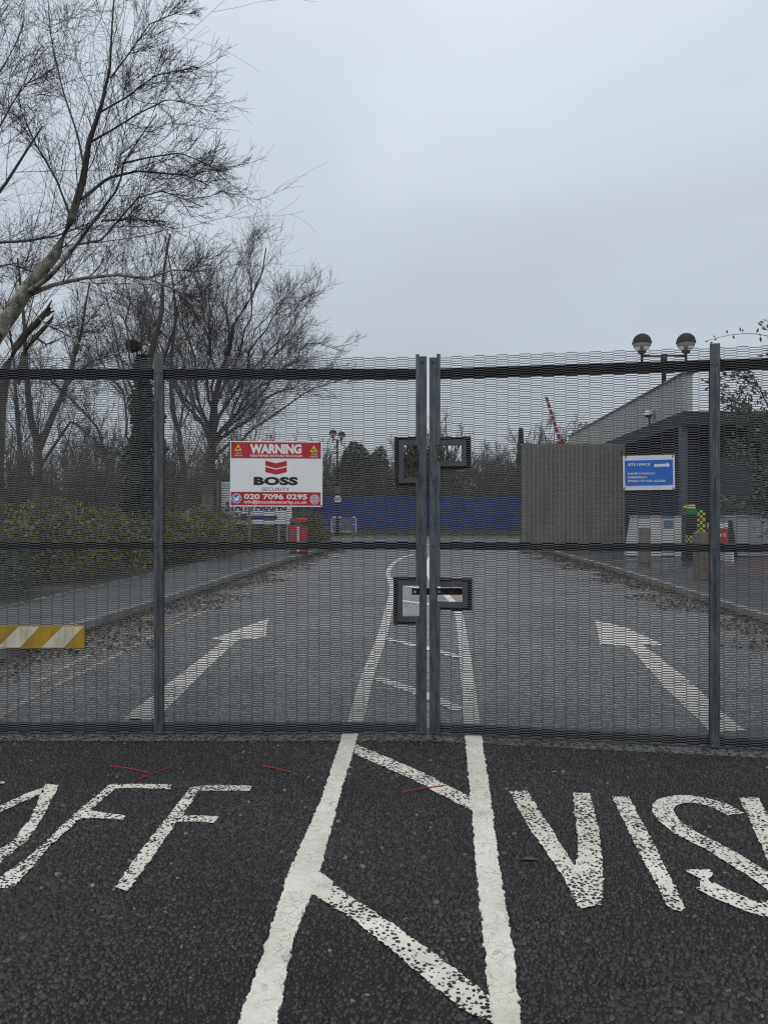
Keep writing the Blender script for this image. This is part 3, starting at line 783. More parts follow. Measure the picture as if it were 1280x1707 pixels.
# striped board along the left edge of the gate
sb = MB()
bx0, bx1, bz0, bz1 = sx_(-190), sx_(144.5), lz(1079), lz(1042)
def bq(px, py): return (sx_(px), lz(py))
sb.box(bx0, bx1, 0, 0.018, bz0, bz1, 0)
for kx in range(-3, 1):
    o_ = 72.5 * kx
    poly = [(74 + o_, 1077.8), (111 + o_, 1077.8), (142.5 + o_, 1044.2), (142.5 + o_, 1043.2), (109 + o_, 1043.2)]
    sb.prism_xz([bq(*q) for q in poly], -0.0015, 0.0, 1)
o_ = sb.build('striped_board', [M_BYEL, M_BWHT]); o_.location = (0, DL - 0.036, 0)
tag(o_, 'weathered yellow and white diagonally striped board fixed low on the gate', 'board')

# red zip ties lying on the forecourt
def zip_tie(a, b, bend, label):
    A_, B_ = Vector(G(*a, 0.008)), Vector(G(*b, 0.008))
    t = (B_ - A_); n_ = Vector((-t.y, t.x)).normalized()
    mb = MB(); N = 8; P = []
    for i in range(N + 1):
        s_ = i / N; q = A_ + t * s_ + n_ * bend * math.sin(math.pi * s_)
        P.append((q.x, q.y, 0.010 + 0.002 * math.sin(5 * s_)))
    for i in range(N):
        mb.tube([P[i], P[i + 1]], 0.0029, 6)
    d_ = (Vector(P[1]) - Vector(P[0])).normalized()
    mb.tube([Vector(P[0]) - d_ * 0.008, Vector(P[0]) + d_ * 0.003], 0.0055, 6)
    tag(mb.build('zip_tie', M_ZIP), label, 'zip tie', 'cut red zip ties on the asphalt')
zip_tie((187, 1278), (249, 1288), 0.006, 'longer thin red zip tie at the far left, crossing another tie above the letters')
zip_tie((234, 1299), (288, 1277), 0.002, 'straight thicker red zip tie sloping up to the right, left of the line')
zip_tie((441, 1278), (490, 1288), 0.001, 'short red zip tie lying alone on bare asphalt left of the white line')
zip_tie((673, 1321), (741, 1309), 0.003, 'red zip tie lying across the white diagonal marking')
def fallen_leaf(px, py, L, a, mat, label):
    x, y = G(px, py); mb = MB(); pr = [(0, 0), (.3, .2), (.6, .22), (1, 0), (.6, -.22), (.3, -.2)]
    vs = []
    for u, w_ in pr:
        uu, ww = (u - .5) * L, w_ * L
        vs.append((x + uu * math.cos(a) - ww * math.sin(a), y + uu * math.sin(a) + ww * math.cos(a), 0.0085 + 0.006 * abs(w_) * 4))
    mb.add(vs, [(0, 1, 5), (1, 2, 4, 5), (2, 3, 4)]); tag(mb.build('fallen_leaf', mat), label, 'leaf')
fallen_leaf(297, 1469, 0.018, 0.5, plain('yellow_leaf', (0.5, 0.36, 0.06), None, 20), 'tiny yellow leaf on the dark asphalt below the letter F')
fallen_leaf(884, 1436, 0.07, -0.1, plain('brown_leaf', (0.085, 0.05, 0.03), None, 20), 'curled brown leaf on the asphalt left of the letter V')
fallen_leaf(924, 1290, 0.04, 0.3, plain('pale_leaf', (0.20, 0.16, 0.12), None, 20), 'small pale leaf on the asphalt above the letter V')

# ------------------------------------------------------------------ vegetation tools
def resample(pts, K_):
    P = np.array(pts, float); d = np.r_[0, np.cumsum(np.linalg.norm(np.diff(P, axis=0), axis=1))]
    t = np.linspace(0, d[-1], K_)
    return np.stack([np.interp(t, d, P[:, i]) for i in range(P.shape[1])], 1)

def spawn(P, Rr, m, t0, t1, ang, ln, K_, wig, up, rk, rg, rmin=0.002, taper=0.25, lt=0.5, rmax=9.0):
    """grow m children on every parent polyline: P (N,K,3), Rr (N,K)"""
    N, K0, _ = P.shape
    t = rg.uniform(t0, t1, (N, m)); f = t * (K0 - 1); i = np.minimum(f.astype(int), K0 - 2); w_ = (f - i)[..., None]
    I = np.arange(N)[:, None]
    A_, B_ = P[I, i], P[I, i + 1]
    st = (A_ * (1 - w_) + B_ * w_).reshape(-1, 3)
    tan = (B_ - A_).reshape(-1, 3); tan /= np.linalg.norm(tan, axis=1, keepdims=True) + 1e-9
    rad = (Rr[I, i] * (1 - w_[..., 0]) + Rr[I, i + 1] * w_[..., 0]).reshape(-1)
    plen = np.linalg.norm(np.diff(P, axis=1), axis=2).sum(1)
    n = N * m
    rv = rg.normal(size=(n, 3)); rv -= (rv * tan).sum(1, keepdims=True) * tan; rv /= np.linalg.norm(rv, axis=1, keepdims=True) + 1e-9
    an = rg.uniform(*ang, n)[:, None]
    d = tan * np.cos(an) + rv * np.sin(an)
    L = (np.repeat(plen, m) * rg.uniform(*ln, n)) * (1 - lt * t.reshape(-1))
    out_ = np.zeros((n, K_, 3)); out_[:, 0] = st
    step = (L / (K_ - 1))[:, None]
    upv = np.array([0, 0, 1.0])
    for j in range(1, K_):
        d = d + rg.normal(0, wig, (n, 3)) + upv * up
        d /= np.linalg.norm(d, axis=1, keepdims=True)
        out_[:, j] = out_[:, j - 1] + d * step
    r0 = np.clip(rad * rk, rmin, rmax)
    R2 = r0[:, None] * np.linspace(1, taper, K_)[None]
    return out_, np.maximum(R2, rmin * 0.7)

def tubes_np(groups, sides):
    """groups: list of (P,R) -> verts, counts, idx"""
    VV, CC, II = [], [], []; base = 0
    for P, Rr in groups:
        N, K_, _ = P.shape
        t = np.gradient(P, axis=1); t /= np.linalg.norm(t, axis=2, keepdims=True) + 1e-9
        ref = np.where(np.abs(t[..., 2:3]) < 0.9, np.array([0, 0, 1.0]), np.array([1.0, 0, 0]))
        u = np.cross(t, ref); u /= np.linalg.norm(u, axis=2, keepdims=True) + 1e-9
        w_ = np.cross(t, u)
        a = np.arange(sides) / sides * 2 * np.pi
        V = P[:, :, None] + (u[:, :, None] * np.cos(a)[:, None] + w_[:, :, None] * np.sin(a)[:, None]) * Rr[:, :, None, None]
        VV.append(V.reshape(-1, 3))
        q = np.array([[[j * sides + s_, j * sides + (s_ + 1) % sides, (j + 1) * sides + (s_ + 1) % sides, (j + 1) * sides + s_] for s_ in range(sides)] for j in range(K_ - 1)]).reshape(-1)
        II.append(((np.arange(N) * K_ * sides)[:, None] + q[None] + base).ravel())
        CC.append(np.full(N * (K_ - 1) * sides, 4)); base += N * K_ * sides
    return np.concatenate(VV), np.concatenate(CC), np.concatenate(II)

def build_tree(root, limbs, levels, seed, tm, cm, K0=14, origin=(0, 0, 0), wob=0.0):
    """limbs: list of (points, r0, r1) in world space; levels: spawn parameter dicts; first level joins the trunk mesh"""
    rg = np.random.default_rng(seed); o3 = np.array(origin, float)
    P = np.stack([resample(l[0], K0) for l in limbs]) - o3
    if wob:
        n_ = rg.normal(0, wob, P.shape); n_[:, 0] = 0; n_[:, 1:-1] = (n_[:, 1:-1] + n_[:, 2:] + n_[:, :-2]) / 2
        P = P + n_
    Rr = np.stack([(resample([(x, y, z_, r_) for (x, y, z_), r_ in zip(l[0], l[1])], K0)[:, 3] if isinstance(l[1], list) else l[2] + (l[1] - l[2]) * np.linspace(1, 0, K0) ** 1.25) for l in limbs])
    V, C_, I_ = tubes_np([(P, Rr)], 9)
    np_mesh('trunk', V, C_, I_, tm, root, True)
    groups = []; cur = (P, Rr)
    pool = [cur]
    for lv in levels:
        src = pool[lv.get('src', -1)]
        kw = {a: b for a, b in lv.items() if a not in ('src',)}
        nxt = spawn(src[0], src[1], rg=rg, **kw)
        pool.append(nxt); groups.append(nxt)
    big, small = groups[:1], groups[1:]
    vs_ = [tubes_np(big, 5)] + ([tubes_np(small, 3)] if small else [])
    b0 = len(vs_[0][0])
    V = np.concatenate([x[0] for x in vs_]); C_ = np.concatenate([x[1] for x in vs_])
    I_ = np.concatenate([vs_[0][2]] + [x[2] + b0 for x in vs_[1:]])
    np_mesh('crown', V, C_, I_, cm, root, True)
    return root

def leaf_cloud(pts, size, rg, aspect=0.55, flat=0.0, dirs=None):
    n = len(pts); s_ = rg.uniform(0.6, 1.25, n)[:, None] * size
    d = rg.normal(size=(n, 3)) if dirs is None else dirs + rg.normal(0, 0.5, (n, 3))
    d[:, 2] *= (1 - flat); d /= np.linalg.norm(d, axis=1, keepdims=True)
    e = rg.normal(size=(n, 3)); e -= (e * d).sum(1, keepdims=True) * d; e /= np.linalg.norm(e, axis=1, keepdims=True)
    V = np.stack([pts - d * s_ / 2, pts + e * s_ * aspect / 2, pts + d * s_ / 2, pts - e * s_ * aspect / 2], 1)
    idx = np.arange(n * 4)
    return V.reshape(-1, 3), np.full(n, 4), idx

def lump_shell(n, c, r, rg, lumps=8, depth=0.35, zmin=None, p=2.0, la=0.28):
    """points in the outer part of a lumpy (super)ellipsoid"""
    d = rg.normal(size=(n, 3)); d /= np.linalg.norm(d, axis=1, keepdims=True)
    ld = rg.normal(size=(lumps, 3)); ld /= np.linalg.norm(ld, axis=1, keepdims=True)
    amp = rg.uniform(-0.22, 0.28, lumps)
    k_ = 1 + (np.exp(-((1 - d @ ld.T) / 0.12)) * amp).sum(1)
    e = (np.abs(d) ** p).sum(1) ** (-1 / p)
    rad = (1 - depth * rg.random(n) ** 1.5) * k_ * e
    P = np.array(c) + d * rad[:, None] * np.array(r)
    if zmin is not None: P = P[P[:, 2] > zmin]
    return P

# ------------------------------------------------------------------ trees
BIG = dict(m=9, t0=0.25, t1=1.0, ang=(0.35, 0.9), ln=(0.28, 0.55), K_=9, wig=0.12, up=0.06, rk=0.55, rmin=0.006)

def px_limb(d0, pts, r0, r1, d1=None):
    d1 = d0 if d1 is None else d1
    n = len(pts)
    return ([W(x, y, d0 + (d1 - d0) * i / (n - 1)) for i, (x, y) in enumerate(pts)], r0, r1)

# silver birch leaning in from the left, close behind the gate
D = 10.0
limbs = [
    px_limb(D, [(-95, 1030), (-92, 850), (-70, 680), (-20, 575), (8, 540), (32, 500), (60, 462), (98, 418), (118, 370), (132, 335), (142, 285), (148, 240), (165, 190), (183, 135), (186, 60), (192, -20)], [.15, .14, .125, .11, .10, .094, .084, .068, .054, .049, .042, .034, .026, .018, .012, .008], 0.010),
    px_limb(D, [(36, 494), (62, 478), (90, 455), (128, 408), (152, 375), (176, 343), (200, 310), (206, 272), (232, 232), (262, 190)], 0.0374, 0.005, 9.0),
    px_limb(D, [(38, 497), (85, 476), (138, 464), (195, 458), (245, 464), (288, 450), (345, 452)], 0.0302, 0.010, 9.4),
    px_limb(9.6, [(245, 464), (300, 485), (335, 525), (350, 560)], 0.0144, 0.006, 9.3),
    px_limb(D, [(170, 368), (215, 365), (275, 369)], 0.0158, 0.008, 9.6),
    px_limb(D, [(137, 332), (180, 297), (230, 285), (310, 292), (350, 310)], 0.0230, 0.007, 10.8),
    px_limb(D, [(150, 238), (190, 215), (230, 190), (280, 165), (340, 178)], 0.0158, 0.005, 10.8),
    px_limb(D, [(166, 188), (215, 160), (260, 125), (330, 112)], 0.0130, 0.005, 9.2),
    px_limb(D, [(185, 130), (215, 90), (250, 40), (310, 15)], 0.0115, 0.005, 10.5),
    px_limb(D, [(142, 285), (130, 225), (105, 150), (85, 60), (80, -10)], 0.0158, 0.006, 11.2),
    px_limb(D, [(120, 366), (95, 300), (60, 240), (30, 170)], 0.0158, 0.006, 9.4),
    px_limb(D, [(206, 272), (250, 262), (300, 255), (350, 275), (375, 300)], 0.0130, 0.004, 9.2),
    px_limb(D, [(128, 408), (170, 400), (230, 330), (270, 318), (340, 345)], 0.0158, 0.006, 9.6),
    px_limb(D, [(40, 500), (75, 540), (120, 560), (160, 600), (178, 640)], 0.0101, 0.005, 9.8),
]
t = empty('silver_birch_tree', 'pale barked silver birch leaning in from the left above the gate', 'tree', W(-95, 1030, D)[:2] + (0.1,))
build_tree(t, limbs, [
    dict(m=16, t0=0.22, t1=0.96, ang=(0.3, 0.9), ln=(0.26, 0.5), K_=12, wig=0.075, up=0.04, rk=0.26, rmin=0.004, rmax=0.0075, lt=0.35),
    dict(m=6, t0=0.06, t1=0.9, ang=(0.3, 0.85), ln=(0.45, 0.85), K_=10, wig=0.10, up=0.03, rk=0.55, rmin=0.0031, lt=0.3),
    dict(m=4, t0=0.08, t1=0.92, ang=(0.3, 0.9), ln=(0.4, 0.95), K_=8, wig=0.12, up=-0.025, rk=0.75, rmin=0.0024, lt=0.3),
], 11, M_BIRCH, M_TWIG, 18, t.location)

# tree off to the far left: only its branches reach into view
D = 11.5
limbs = [
    px_limb(D, [(-190, 980), (-185, 800), (-170, 640), (-150, 520), (-110, 430), (-60, 390), (0, 322), (38, 262), (72, 210)], 0.1445, 0.012),
    px_limb(D, [(-120, 440), (-60, 418), (0, 404), (45, 402), (100, 392), (150, 372)], 0.0360, 0.008, 11),
    px_limb(D, [(-165, 600), (-120, 360), (-70, 240), (-20, 150), (20, 90), (40, 40)], 0.0504, 0.008, 12),
    px_limb(D, [(-120, 380), (-60, 300), (-15, 240), (25, 165), (62, 120)], 0.0288, 0.006, 10.8),
    px_limb(D, [(-150, 500), (-90, 470), (-30, 450), (15, 440), (60, 455)], 0.0288, 0.006, 12.2),
    px_limb(D, [(-90, 270), (-50, 160), (-20, 70), (0, -20)], 0.0216, 0.006, 11),
]
t = empty('bare_tree', 'bare tree whose dark branches enter at the extreme left edge', 'tree', W(-190, 980, D)[:2] + (0.1,))
build_tree(t, limbs, [
    dict(m=16, t0=0.3, t1=0.96, ang=(0.3, 0.95), ln=(0.2, 0.42), K_=11, wig=0.08, up=0.035, rk=0.26, rmin=0.0042, rmax=0.008, lt=0.35),
    dict(m=6, t0=0.06, t1=0.9, ang=(0.3, 0.85), ln=(0.45, 0.9), K_=9, wig=0.10, up=0.03, rk=0.55, rmin=0.0033, lt=0.3),
    dict(m=4, t0=0.08, t1=0.92, ang=(0.3, 0.9), ln=(0.4, 0.95), K_=7, wig=0.12, up=-0.025, rk=0.75, rmin=0.0026, lt=0.3),
], 12, M_BARK, M_TWIG, 16, t.location)

# ivy-clad tree behind the gate's left mullion
D = 20.0
def stems(D, base, tops, r, rg, mids=()):
    """stems fanning from one base pixel to each top pixel, gently curved"""
    L = []
    for i, (x, y, dd) in enumerate(tops):
        bx, by = base; y = y + 0.2 * max(0, 640 - y)
        n = 7; pts = []
        for j in range(n):
            s_ = j / (n - 1); e = s_ ** 1.35
            pts.append(W(bx + (x - bx) * (0.35 * s_ + 0.65 * e) + rg.normal(0, 3) * (0 < j < n - 1), by + (y - by) * s_, D + dd * s_))
        L.append((pts, r * rg.uniform(0.75, 1.0), r * 0.09))
    return L
rgA = np.random.default_rng(5)
limbs = [([W(238, 925, D), W(238, 800, D), W(240, 690, D), W(246, 600, D), W(260, 535, D), W(268, 450, D), W(288, 395, D)], 0.24, 0.02)]
limbs += stems(D, (240, 760), [(150, 350, 1.5), (205, 320, -1.5), (110, 430, -1), (165, 470, 2)], 0.05, rgA)
limbs += stems(D, (250, 690), [(250, 335, 2.0), (185, 400, 2.5)], 0.045, rgA)
limbs += stems(D, (262, 620), [(330, 375, -1), (345, 470, 1.5), (215, 480, 1.5)], 0.04, rgA)
t = empty('ivy_clad_tree', 'bare tree with its trunk wrapped in dark ivy beside the left upright', 'tree', W(238, 925, D)[:2] + (0.1,))
LV_MID = [
    dict(m=13, t0=0.2, t1=0.97, ang=(0.25, 0.8), ln=(0.22, 0.42), K_=9, wig=0.08, up=0.06, rk=0.32, rmin=0.006, rmax=0.013, lt=0.4),
    dict(m=7, t0=0.06, t1=0.92, ang=(0.3, 0.85), ln=(0.42, 0.8), K_=8, wig=0.11, up=0.045, rk=0.5, rmin=0.0045, lt=0.3),
    dict(m=4, t0=0.1, t1=0.95, ang=(0.3, 0.9), ln=(0.45, 0.95), K_=6, wig=0.13, up=0.01, rk=0.75, rmin=0.0034, lt=0.3),
]
LVI = [dict(l) for l in LV_MID]; LVI[0].update(m=11)
build_tree(t, limbs, LVI, 21, M_BARK, M_TWIGG, 14, t.location, 0.10)
n = 15000; z = 0.2 + 5.2 * rgA.random(n) ** 1.15; a = rgA.uniform(0, 6.28, n)
rr = (0.44 + 0.13 * np.sin(z * 2.1 + a) + 0.12 * np.sin(z * 5.3 - 2 * a)) * (1 - 0.75 * np.clip((z - 3.2) / 2.4, 0, 1)) * rgA.uniform(0.45, 1.08, n)
V, C_, I_ = leaf_cloud(np.stack([rr * np.cos(a) * 1.0 + 0.01 * z, rr * np.sin(a), z], 1), 0.085, rgA, 0.8)
np_mesh('ivy', V, C_, I_, M_IVY, t)

# slimmer tree between the ivy-clad one and the wide one
D = 23.0
t = empty('slender_tree', 'slender upright bare tree between the ivy clad tree and the widest tree', 'tree', W(300, 915, D)[:2] + (0.1,))
limbs = [([W(300, 925, D), W(300, 800, D), W(297, 700, D), W(292, 600, D), W(285, 500, D), W(278, 430, D), W(272, 395, D)], 0.13, 0.015)]
limbs += stems(D, (298, 720), [(340, 385, 1), (385, 430, 2), (240, 420, -1), (345, 490, 2)], 0.042, rgA)
LVS = [dict(l) for l in LV_MID]; LVS[0].update(m=9); LVS[1].update(m=6); LVS[2].update(m=3)
build_tree(t, limbs, LVS, 22, M_BARK, M_TWIGG, 14, t.location, 0.10)

# wide many-stemmed tree behind the warning sign
D = 26.0
bx, by = 347, 915
fork = (350, 740)
limbs = [([W(bx, by, D), W(346, 840, D), W(348, 780, D), W(352, 720, D), W(365, 650, D), W(395, 590, D), (W(410, 505, D)), W(428, 450, D), W(444, 425, D), W(456, 405, D)], 0.19, 0.02)]
limbs += stems(D, (352, 745), [(225, 400, 2), (280, 360, -2), (325, 380, 1.5), (365, 370, -1), (400, 355, 2.5), (490, 415, -1), (515, 505, 1.5), (535, 560, -2), (555, 600, 1.0), (470, 445, 3.0), (240, 520, -2), (430, 360, -2.5), (520, 455, 2.2), (200, 470, 1)], 0.078, rgA)
limbs += [px_limb(D, [(352, 760), (400, 690), (470, 610), (530, 570), (560, 575)], 0.06, 0.01, 25), px_limb(D, [(352, 770), (430, 700), (520, 650), (570, 640)], 0.06, 0.01, 27)]
t = empty('spreading_tree', 'widest bare tree, many stems fanning out above the warning sign', 'tree', W(bx, by, D)[:2] + (0.1,))
LV3 = [dict(l) for l in LV_MID]
LV3[0].update(rmin=0.0078, rmax=0.016, m=17, ln=(0.18, 0.36)); LV3[1].update(rmin=0.0058); LV3[2].update(rmin=0.0043, m=5)
build_tree(t, limbs, LV3, 23, M_BARK, M_TWIGG, 14, t.location, 0.14)
# pale lower trunk sleeve = bark colour of the foot
MB().tube([Vector(W(bx, by, D)) - t.location, Vector(W(346, 850, D)) - t.location, Vector(W(347, 805, D)) - t.location], [0.21, 0.197, 0.19], 12).build('pale_bark', M_PALEB, t, True)

# forked tree at the left edge
D = 17.0
limbs = [([W(62, 925, D), W(64, 830, D), W(65, 745, D), W(50, 690, D), W(45, 620, D), W(40, 520, D), W(30, 430, D)], 0.13, 0.02),
         px_limb(D, [(66, 748), (88, 695), (110, 645), (135, 560), (150, 470)], 0.085, 0.015, 17.6),
         px_limb(D, [(64, 830), (35, 760), (28, 680), (24, 600), (10, 500)], 0.07, 0.012, 16.4),
         px_limb(D, [(172, 745), (165, 715), (130, 675), (90, 640), (60, 610)], 0.03, 0.01, 16),
         px_limb(D, [(66, 780), (120, 700), (172, 745)], 0.035, 0.02, 16.2),
         px_limb(D, [(110, 645), (140, 610), (190, 590), (230, 620)], 0.03, 0.008, 18)]
t = empty('forked_tree', 'bare tree with a V shaped fork seen through the mesh at far left', 'tree', W(62, 925, D)[:2] + (0.1,))
LV4 = [dict(l) for l in LV_MID]; LV4[0].update(m=16, rmin=0.006); LV4[1].update(m=8)
build_tree(t, limbs, LV4, 25, M_BARK, M_TWIGG, 14, t.location)

# snapped dead limb
D = 13.0
t = empty('dead_tree', 'short snapped dead tree with splintered ends under the birch trunk', 'tree', W(-6, 1000, D)[:2] + (0.1,))
mb = MB()
def wl(pts): return [Vector(W(x, y, D)) - t.location for x, y in pts]
mb.tube(wl([(-6, 1000), (-4, 800), (2, 680), (12, 610), (28, 578), (45, 555), (62, 538), (76, 522), (84, 512)]), [0.13, 0.10, 0.085, 0.07, 0.062, 0.057, 0.052, 0.048, 0.034], 10)
mb.tube(wl([(76, 522), (82, 510), (87, 500)]), [0.03, 0.02, 0.006], 6); mb.tube(wl([(78, 526), (86, 520), (92, 518)]), [0.03, 0.02, 0.006], 6)
mb.tube(wl([(30, 640), (40, 590), (56, 566), (76, 545), (88, 530), (90, 522)]), [0.05, 0.044, 0.04, 0.036, 0.025, 0.006], 8)
mb.build('trunk', M_SNAG, t, True)
limbs = [px_limb(D, [(20, 600), (45, 545), (60, 480)], 0.02, 0.006), px_limb(D, [(55, 560), (80, 575), (110, 560)], 0.02, 0.006)]
rgB = np.random.default_rng(31); P0 = np.stack([resample(l[0], 8) for l in limbs]) - np.array(t.location); R0 = np.stack([np.linspace(l[1], l[2], 8) for l in limbs])
g1 = spawn(P0, R0, rg=rgB, m=8, t0=0.1, t1=1, ang=(0.3, 0.9), ln=(0.4, 0.9), K_=6, wig=0.15, up=0.03, rk=0.5, rmin=0.004)
V, C_, I_ = tubes_np([(P0, R0)], 5); V2, C2, I2 = tubes_np([g1], 3)
np_mesh('twigs', np.concatenate([V, V2]), np.concatenate([C_, C2]), np.concatenate([I_, I2 + len(V)]), M_TWIG, t)

# nest in the ivy-clad tree
nc = Vector(W(222, 577, 19.6)); rgN = np.random.default_rng(8); n = 200
d = rgN.normal(size=(n, 3)); d /= np.linalg.norm(d, axis=1, keepdims=True); c0 = d * np.array([0.20, 0.19, 0.14]) * rgN.uniform(0.4, 1, n)[:, None]
tn = np.cross(d, rgN.normal(size=(n, 3))); tn /= np.linalg.norm(tn, axis=1, keepdims=True)
P = np.stack([c0 - tn * 0.14, c0 + d * 0.01, c0 + tn * 0.14], 1)
V, C_, I_ = tubes_np([(P, np.full((n, 3), 0.006))], 3)
o_ = np_mesh('bird_nest', V, C_, I_, M_TWIGF); o_.location = nc
tag(o_, 'round twiggy bird nest high in the ivy clad tree', 'nest')

# thin sapling in front of the staff parking sign
D = 23.0
t = empty('sapling', 'slim tan sapling crossing in front of the staff parking sign', 'tree', W(415, 922, D)[:2] + (0.1,))
build_tree(t, [px_limb(D, [(415, 926), (416, 870), (415, 820), (420, 760), (432, 690), (428, 640)], 0.055, 0.012), px_limb(D, [(417, 790), (395, 740), (385, 690), (360, 660)], 0.025, 0.008)],
           [dict(m=8, t0=0.4, t1=1, ang=(0.3, 0.7), ln=(0.2, 0.4), K_=7, wig=0.1, up=0.08, rk=0.5, rmin=0.006), dict(m=5, t0=0.1, t1=1, ang=(0.3, 0.7), ln=(0.4, 0.7), K_=6, wig=0.1, up=0.05, rk=0.5, rmin=0.004)],
           41, plain('sapling_bark', (0.24, 0.19, 0.13), (0.16, 0.13, 0.09), 6, 0.85), M_TWIG, 10, t.location)

# the wood behind the hoarding: copies of three bare trees and three evergreens
def proto_tree(seed, h, w_):
    rg = np.random.default_rng(seed)
    L = [([(0, 0, 0), (0.05, 0, h * 0.3), (rg.normal(0, .2), rg.normal(0, .2), h * 0.65), (rg.normal(0, .3), rg.normal(0, .3), h)], 0.16, 0.02)]
    for i in range(9):
        a = rg.uniform(0, 6.28); z0_ = h * rg.uniform(0.12, 0.5); rr_ = w_ * rg.uniform(0.5, 1.0); z1_ = h * rg.uniform(0.6, 0.98)
        L.append(([(0, 0, z0_), (rr_ * .45 * math.cos(a), rr_ * .45 * math.sin(a), z0_ + (z1_ - z0_) * .42), (rr_ * math.cos(a), rr_ * math.sin(a), z1_)], 0.07, 0.015))
    return L
WG = 'bare trees of the wood behind the blue hoarding'
WL = 'bare brown tree in the wood beyond the blue hoarding'
LVF = [dict(m=9, t0=0.2, t1=1, ang=(0.25, 0.7), ln=(0.25, 0.5), K_=6, wig=0.1, up=0.08, rk=0.5, rmin=0.016),
       dict(m=6, t0=0.1, t1=1, ang=(0.25, 0.7), ln=(0.35, 0.7), K_=5, wig=0.12, up=0.06, rk=0.5, rmin=0.011),
       dict(m=3, t0=0.1, t1=1, ang=(0.25, 0.7), ln=(0.4, 0.8), K_=4, wig=0.12, up=0.03, rk=0.6, rmin=0.009)]
protos = []
rgF = np.random.default_rng(77)
spots = []
for i in range(30):
    px = -60 + i * 33 + rgF.uniform(-14, 14); d_ = rgF.uniform(54, 84)
    top = 722 + rgF.uniform(-8, 40) if px > 470 else 700 + rgF.uniform(-20, 45)
    if 735 < px < 1000: top = 728 + rgF.uniform(-6, 24)
    spots.append((px, d_, top))
spots += [(742, 58, 686), (736, 60, 700), (895, 66, 702), (925, 68, 696), (950, 66, 706), (690, 57, 735), (700, 62, 730), (815, 60, 745), (850, 64, 742)]
for i, (px, d_, top) in enumerate(spots):
    hh = H + (CY - top) * d_ / F
    if i < 3:
        t = empty('woodland_tree', WL, 'tree', (0, 0, 0), 0, WG)
        build_tree(t, proto_tree(100 + i, 8.0, 2.6), LVF, 200 + i, M_BARK, M_TWIGF, 10)
        protos.append(t); o_ = t
    else:
        o_ = copy_tree(protos[i % 3])
    s_ = hh / 8.4
    o_.location = ((px - CX) * d_ / F, d_, 0.0); o_.scale = (s_ * 1.1, s_ * 1.1, s_); o_.rotation_euler = (0, 0, rgF.uniform(0, 6.28))

def evergreen(px, d_, top, wpx, label, seed, cone=False):
    rg = np.random.default_rng(seed); hh = H + (CY - top) * d_ / F; rw = wpx / 2 * d_ / F
    t = empty('evergreen_tree', label, 'tree', ((px - CX) * d_ / F, d_, 0), 0, 'evergreens of the wood behind the hoarding')
    MB().tube([(0, 0, 0), (0, 0, hh * 0.5), (0, 0, hh * 0.9)], [0.16, 0.1, 0.03], 7).build('trunk', M_BARK, t)
    n = 9000
    if cone:
        z_ = rg.random(n) ** 0.8; a_ = rg.uniform(0, 6.28, n)
        r_ = rw * (1 - z_) * (0.75 + 0.3 * np.sin(z_ * 40 + a_ * 2)) * np.sqrt(rg.uniform(.15, 1, n)) + 0.08
        P = np.stack([r_ * np.cos(a_), r_ * np.sin(a_), 0.5 + z_ * (hh - 0.5)], 1)
    else:
        P = lump_shell(n, (0, 0, hh * 0.5), (rw * 1.05, rw, hh * 0.47), rg, 40, 0.6)
    V, C_, I_ = leaf_cloud(P, 0.26, rg, 0.4)
    np_mesh('crown', V, C_, I_, M_CONIF, t)
evergreen(592, 54, 728, 62, 'broad rounded dark evergreen left of the central gate posts', 301)
evergreen(628, 57, 752, 44, 'smaller dark evergreen right next to the broad rounded one', 302)
evergreen(690, 56, 742, 46, 'dark evergreen seen in the upper left hand hole of the gate', 303)
evergreen(868, 58, 715, 34, 'pointed dark conifer left of the tall olive fence', 304, True)
evergreen(975, 62, 722, 60, 'dark evergreen between the red barrier arm and the pale building', 305)

# thickets: brushwood nobody could count
def thicket(name, x0, x1, y0, y1, hmin, hmax, n, label, seed, mat, base=0.0, leaves=0):
    rg = np.random.default_rng(seed)
    x = rg.uniform(x0, x1, n); y = rg.uniform(y0, y1, n); hh = rg.uniform(hmin, hmax, n) * (0.85 + 0.25 * np.sin(x * 0.8) * np.cos(x * 0.31 + y))
    P = np.zeros((n, 4, 3)); P[:, 0] = np.stack([x, y, np.full(n, base)], 1)
    for j in range(1, 4):
        P[:, j] = P[:, j - 1] + np.stack([rg.normal(0, .14, n) * hh, rg.normal(0, .14, n) * hh, hh / 3], 1)
    Rr = np.full((n, 1), 0.03) * np.array([[1, .8, .6, .3]])
    c = spawn(P, Rr, rg=rg, m=7, t0=0.15, t1=1, ang=(0.3, 0.9), ln=(0.2, 0.45), K_=4, wig=0.15, up=0.06, rk=0.6, rmin=0.010)
    V, C_, I_ = tubes_np([(P, Rr), c], 3)
    o_ = np_mesh(name, V, C_, I_, mat)
    tag(o_, label, 'thicket', kind='stuff')
thicket('woodland_thicket', -22, 20, 48.5, 60, 3.2, 5.6, 3300, 'brown brushwood of the wood edge above the blue hoarding', 401, M_TWIGF)
thicket('bank_thicket', -32, -6.5, 32, 44, 2.2, 4.4, 2600, 'grey brown undergrowth behind the hedge on the left', 402, M_TWIGF)

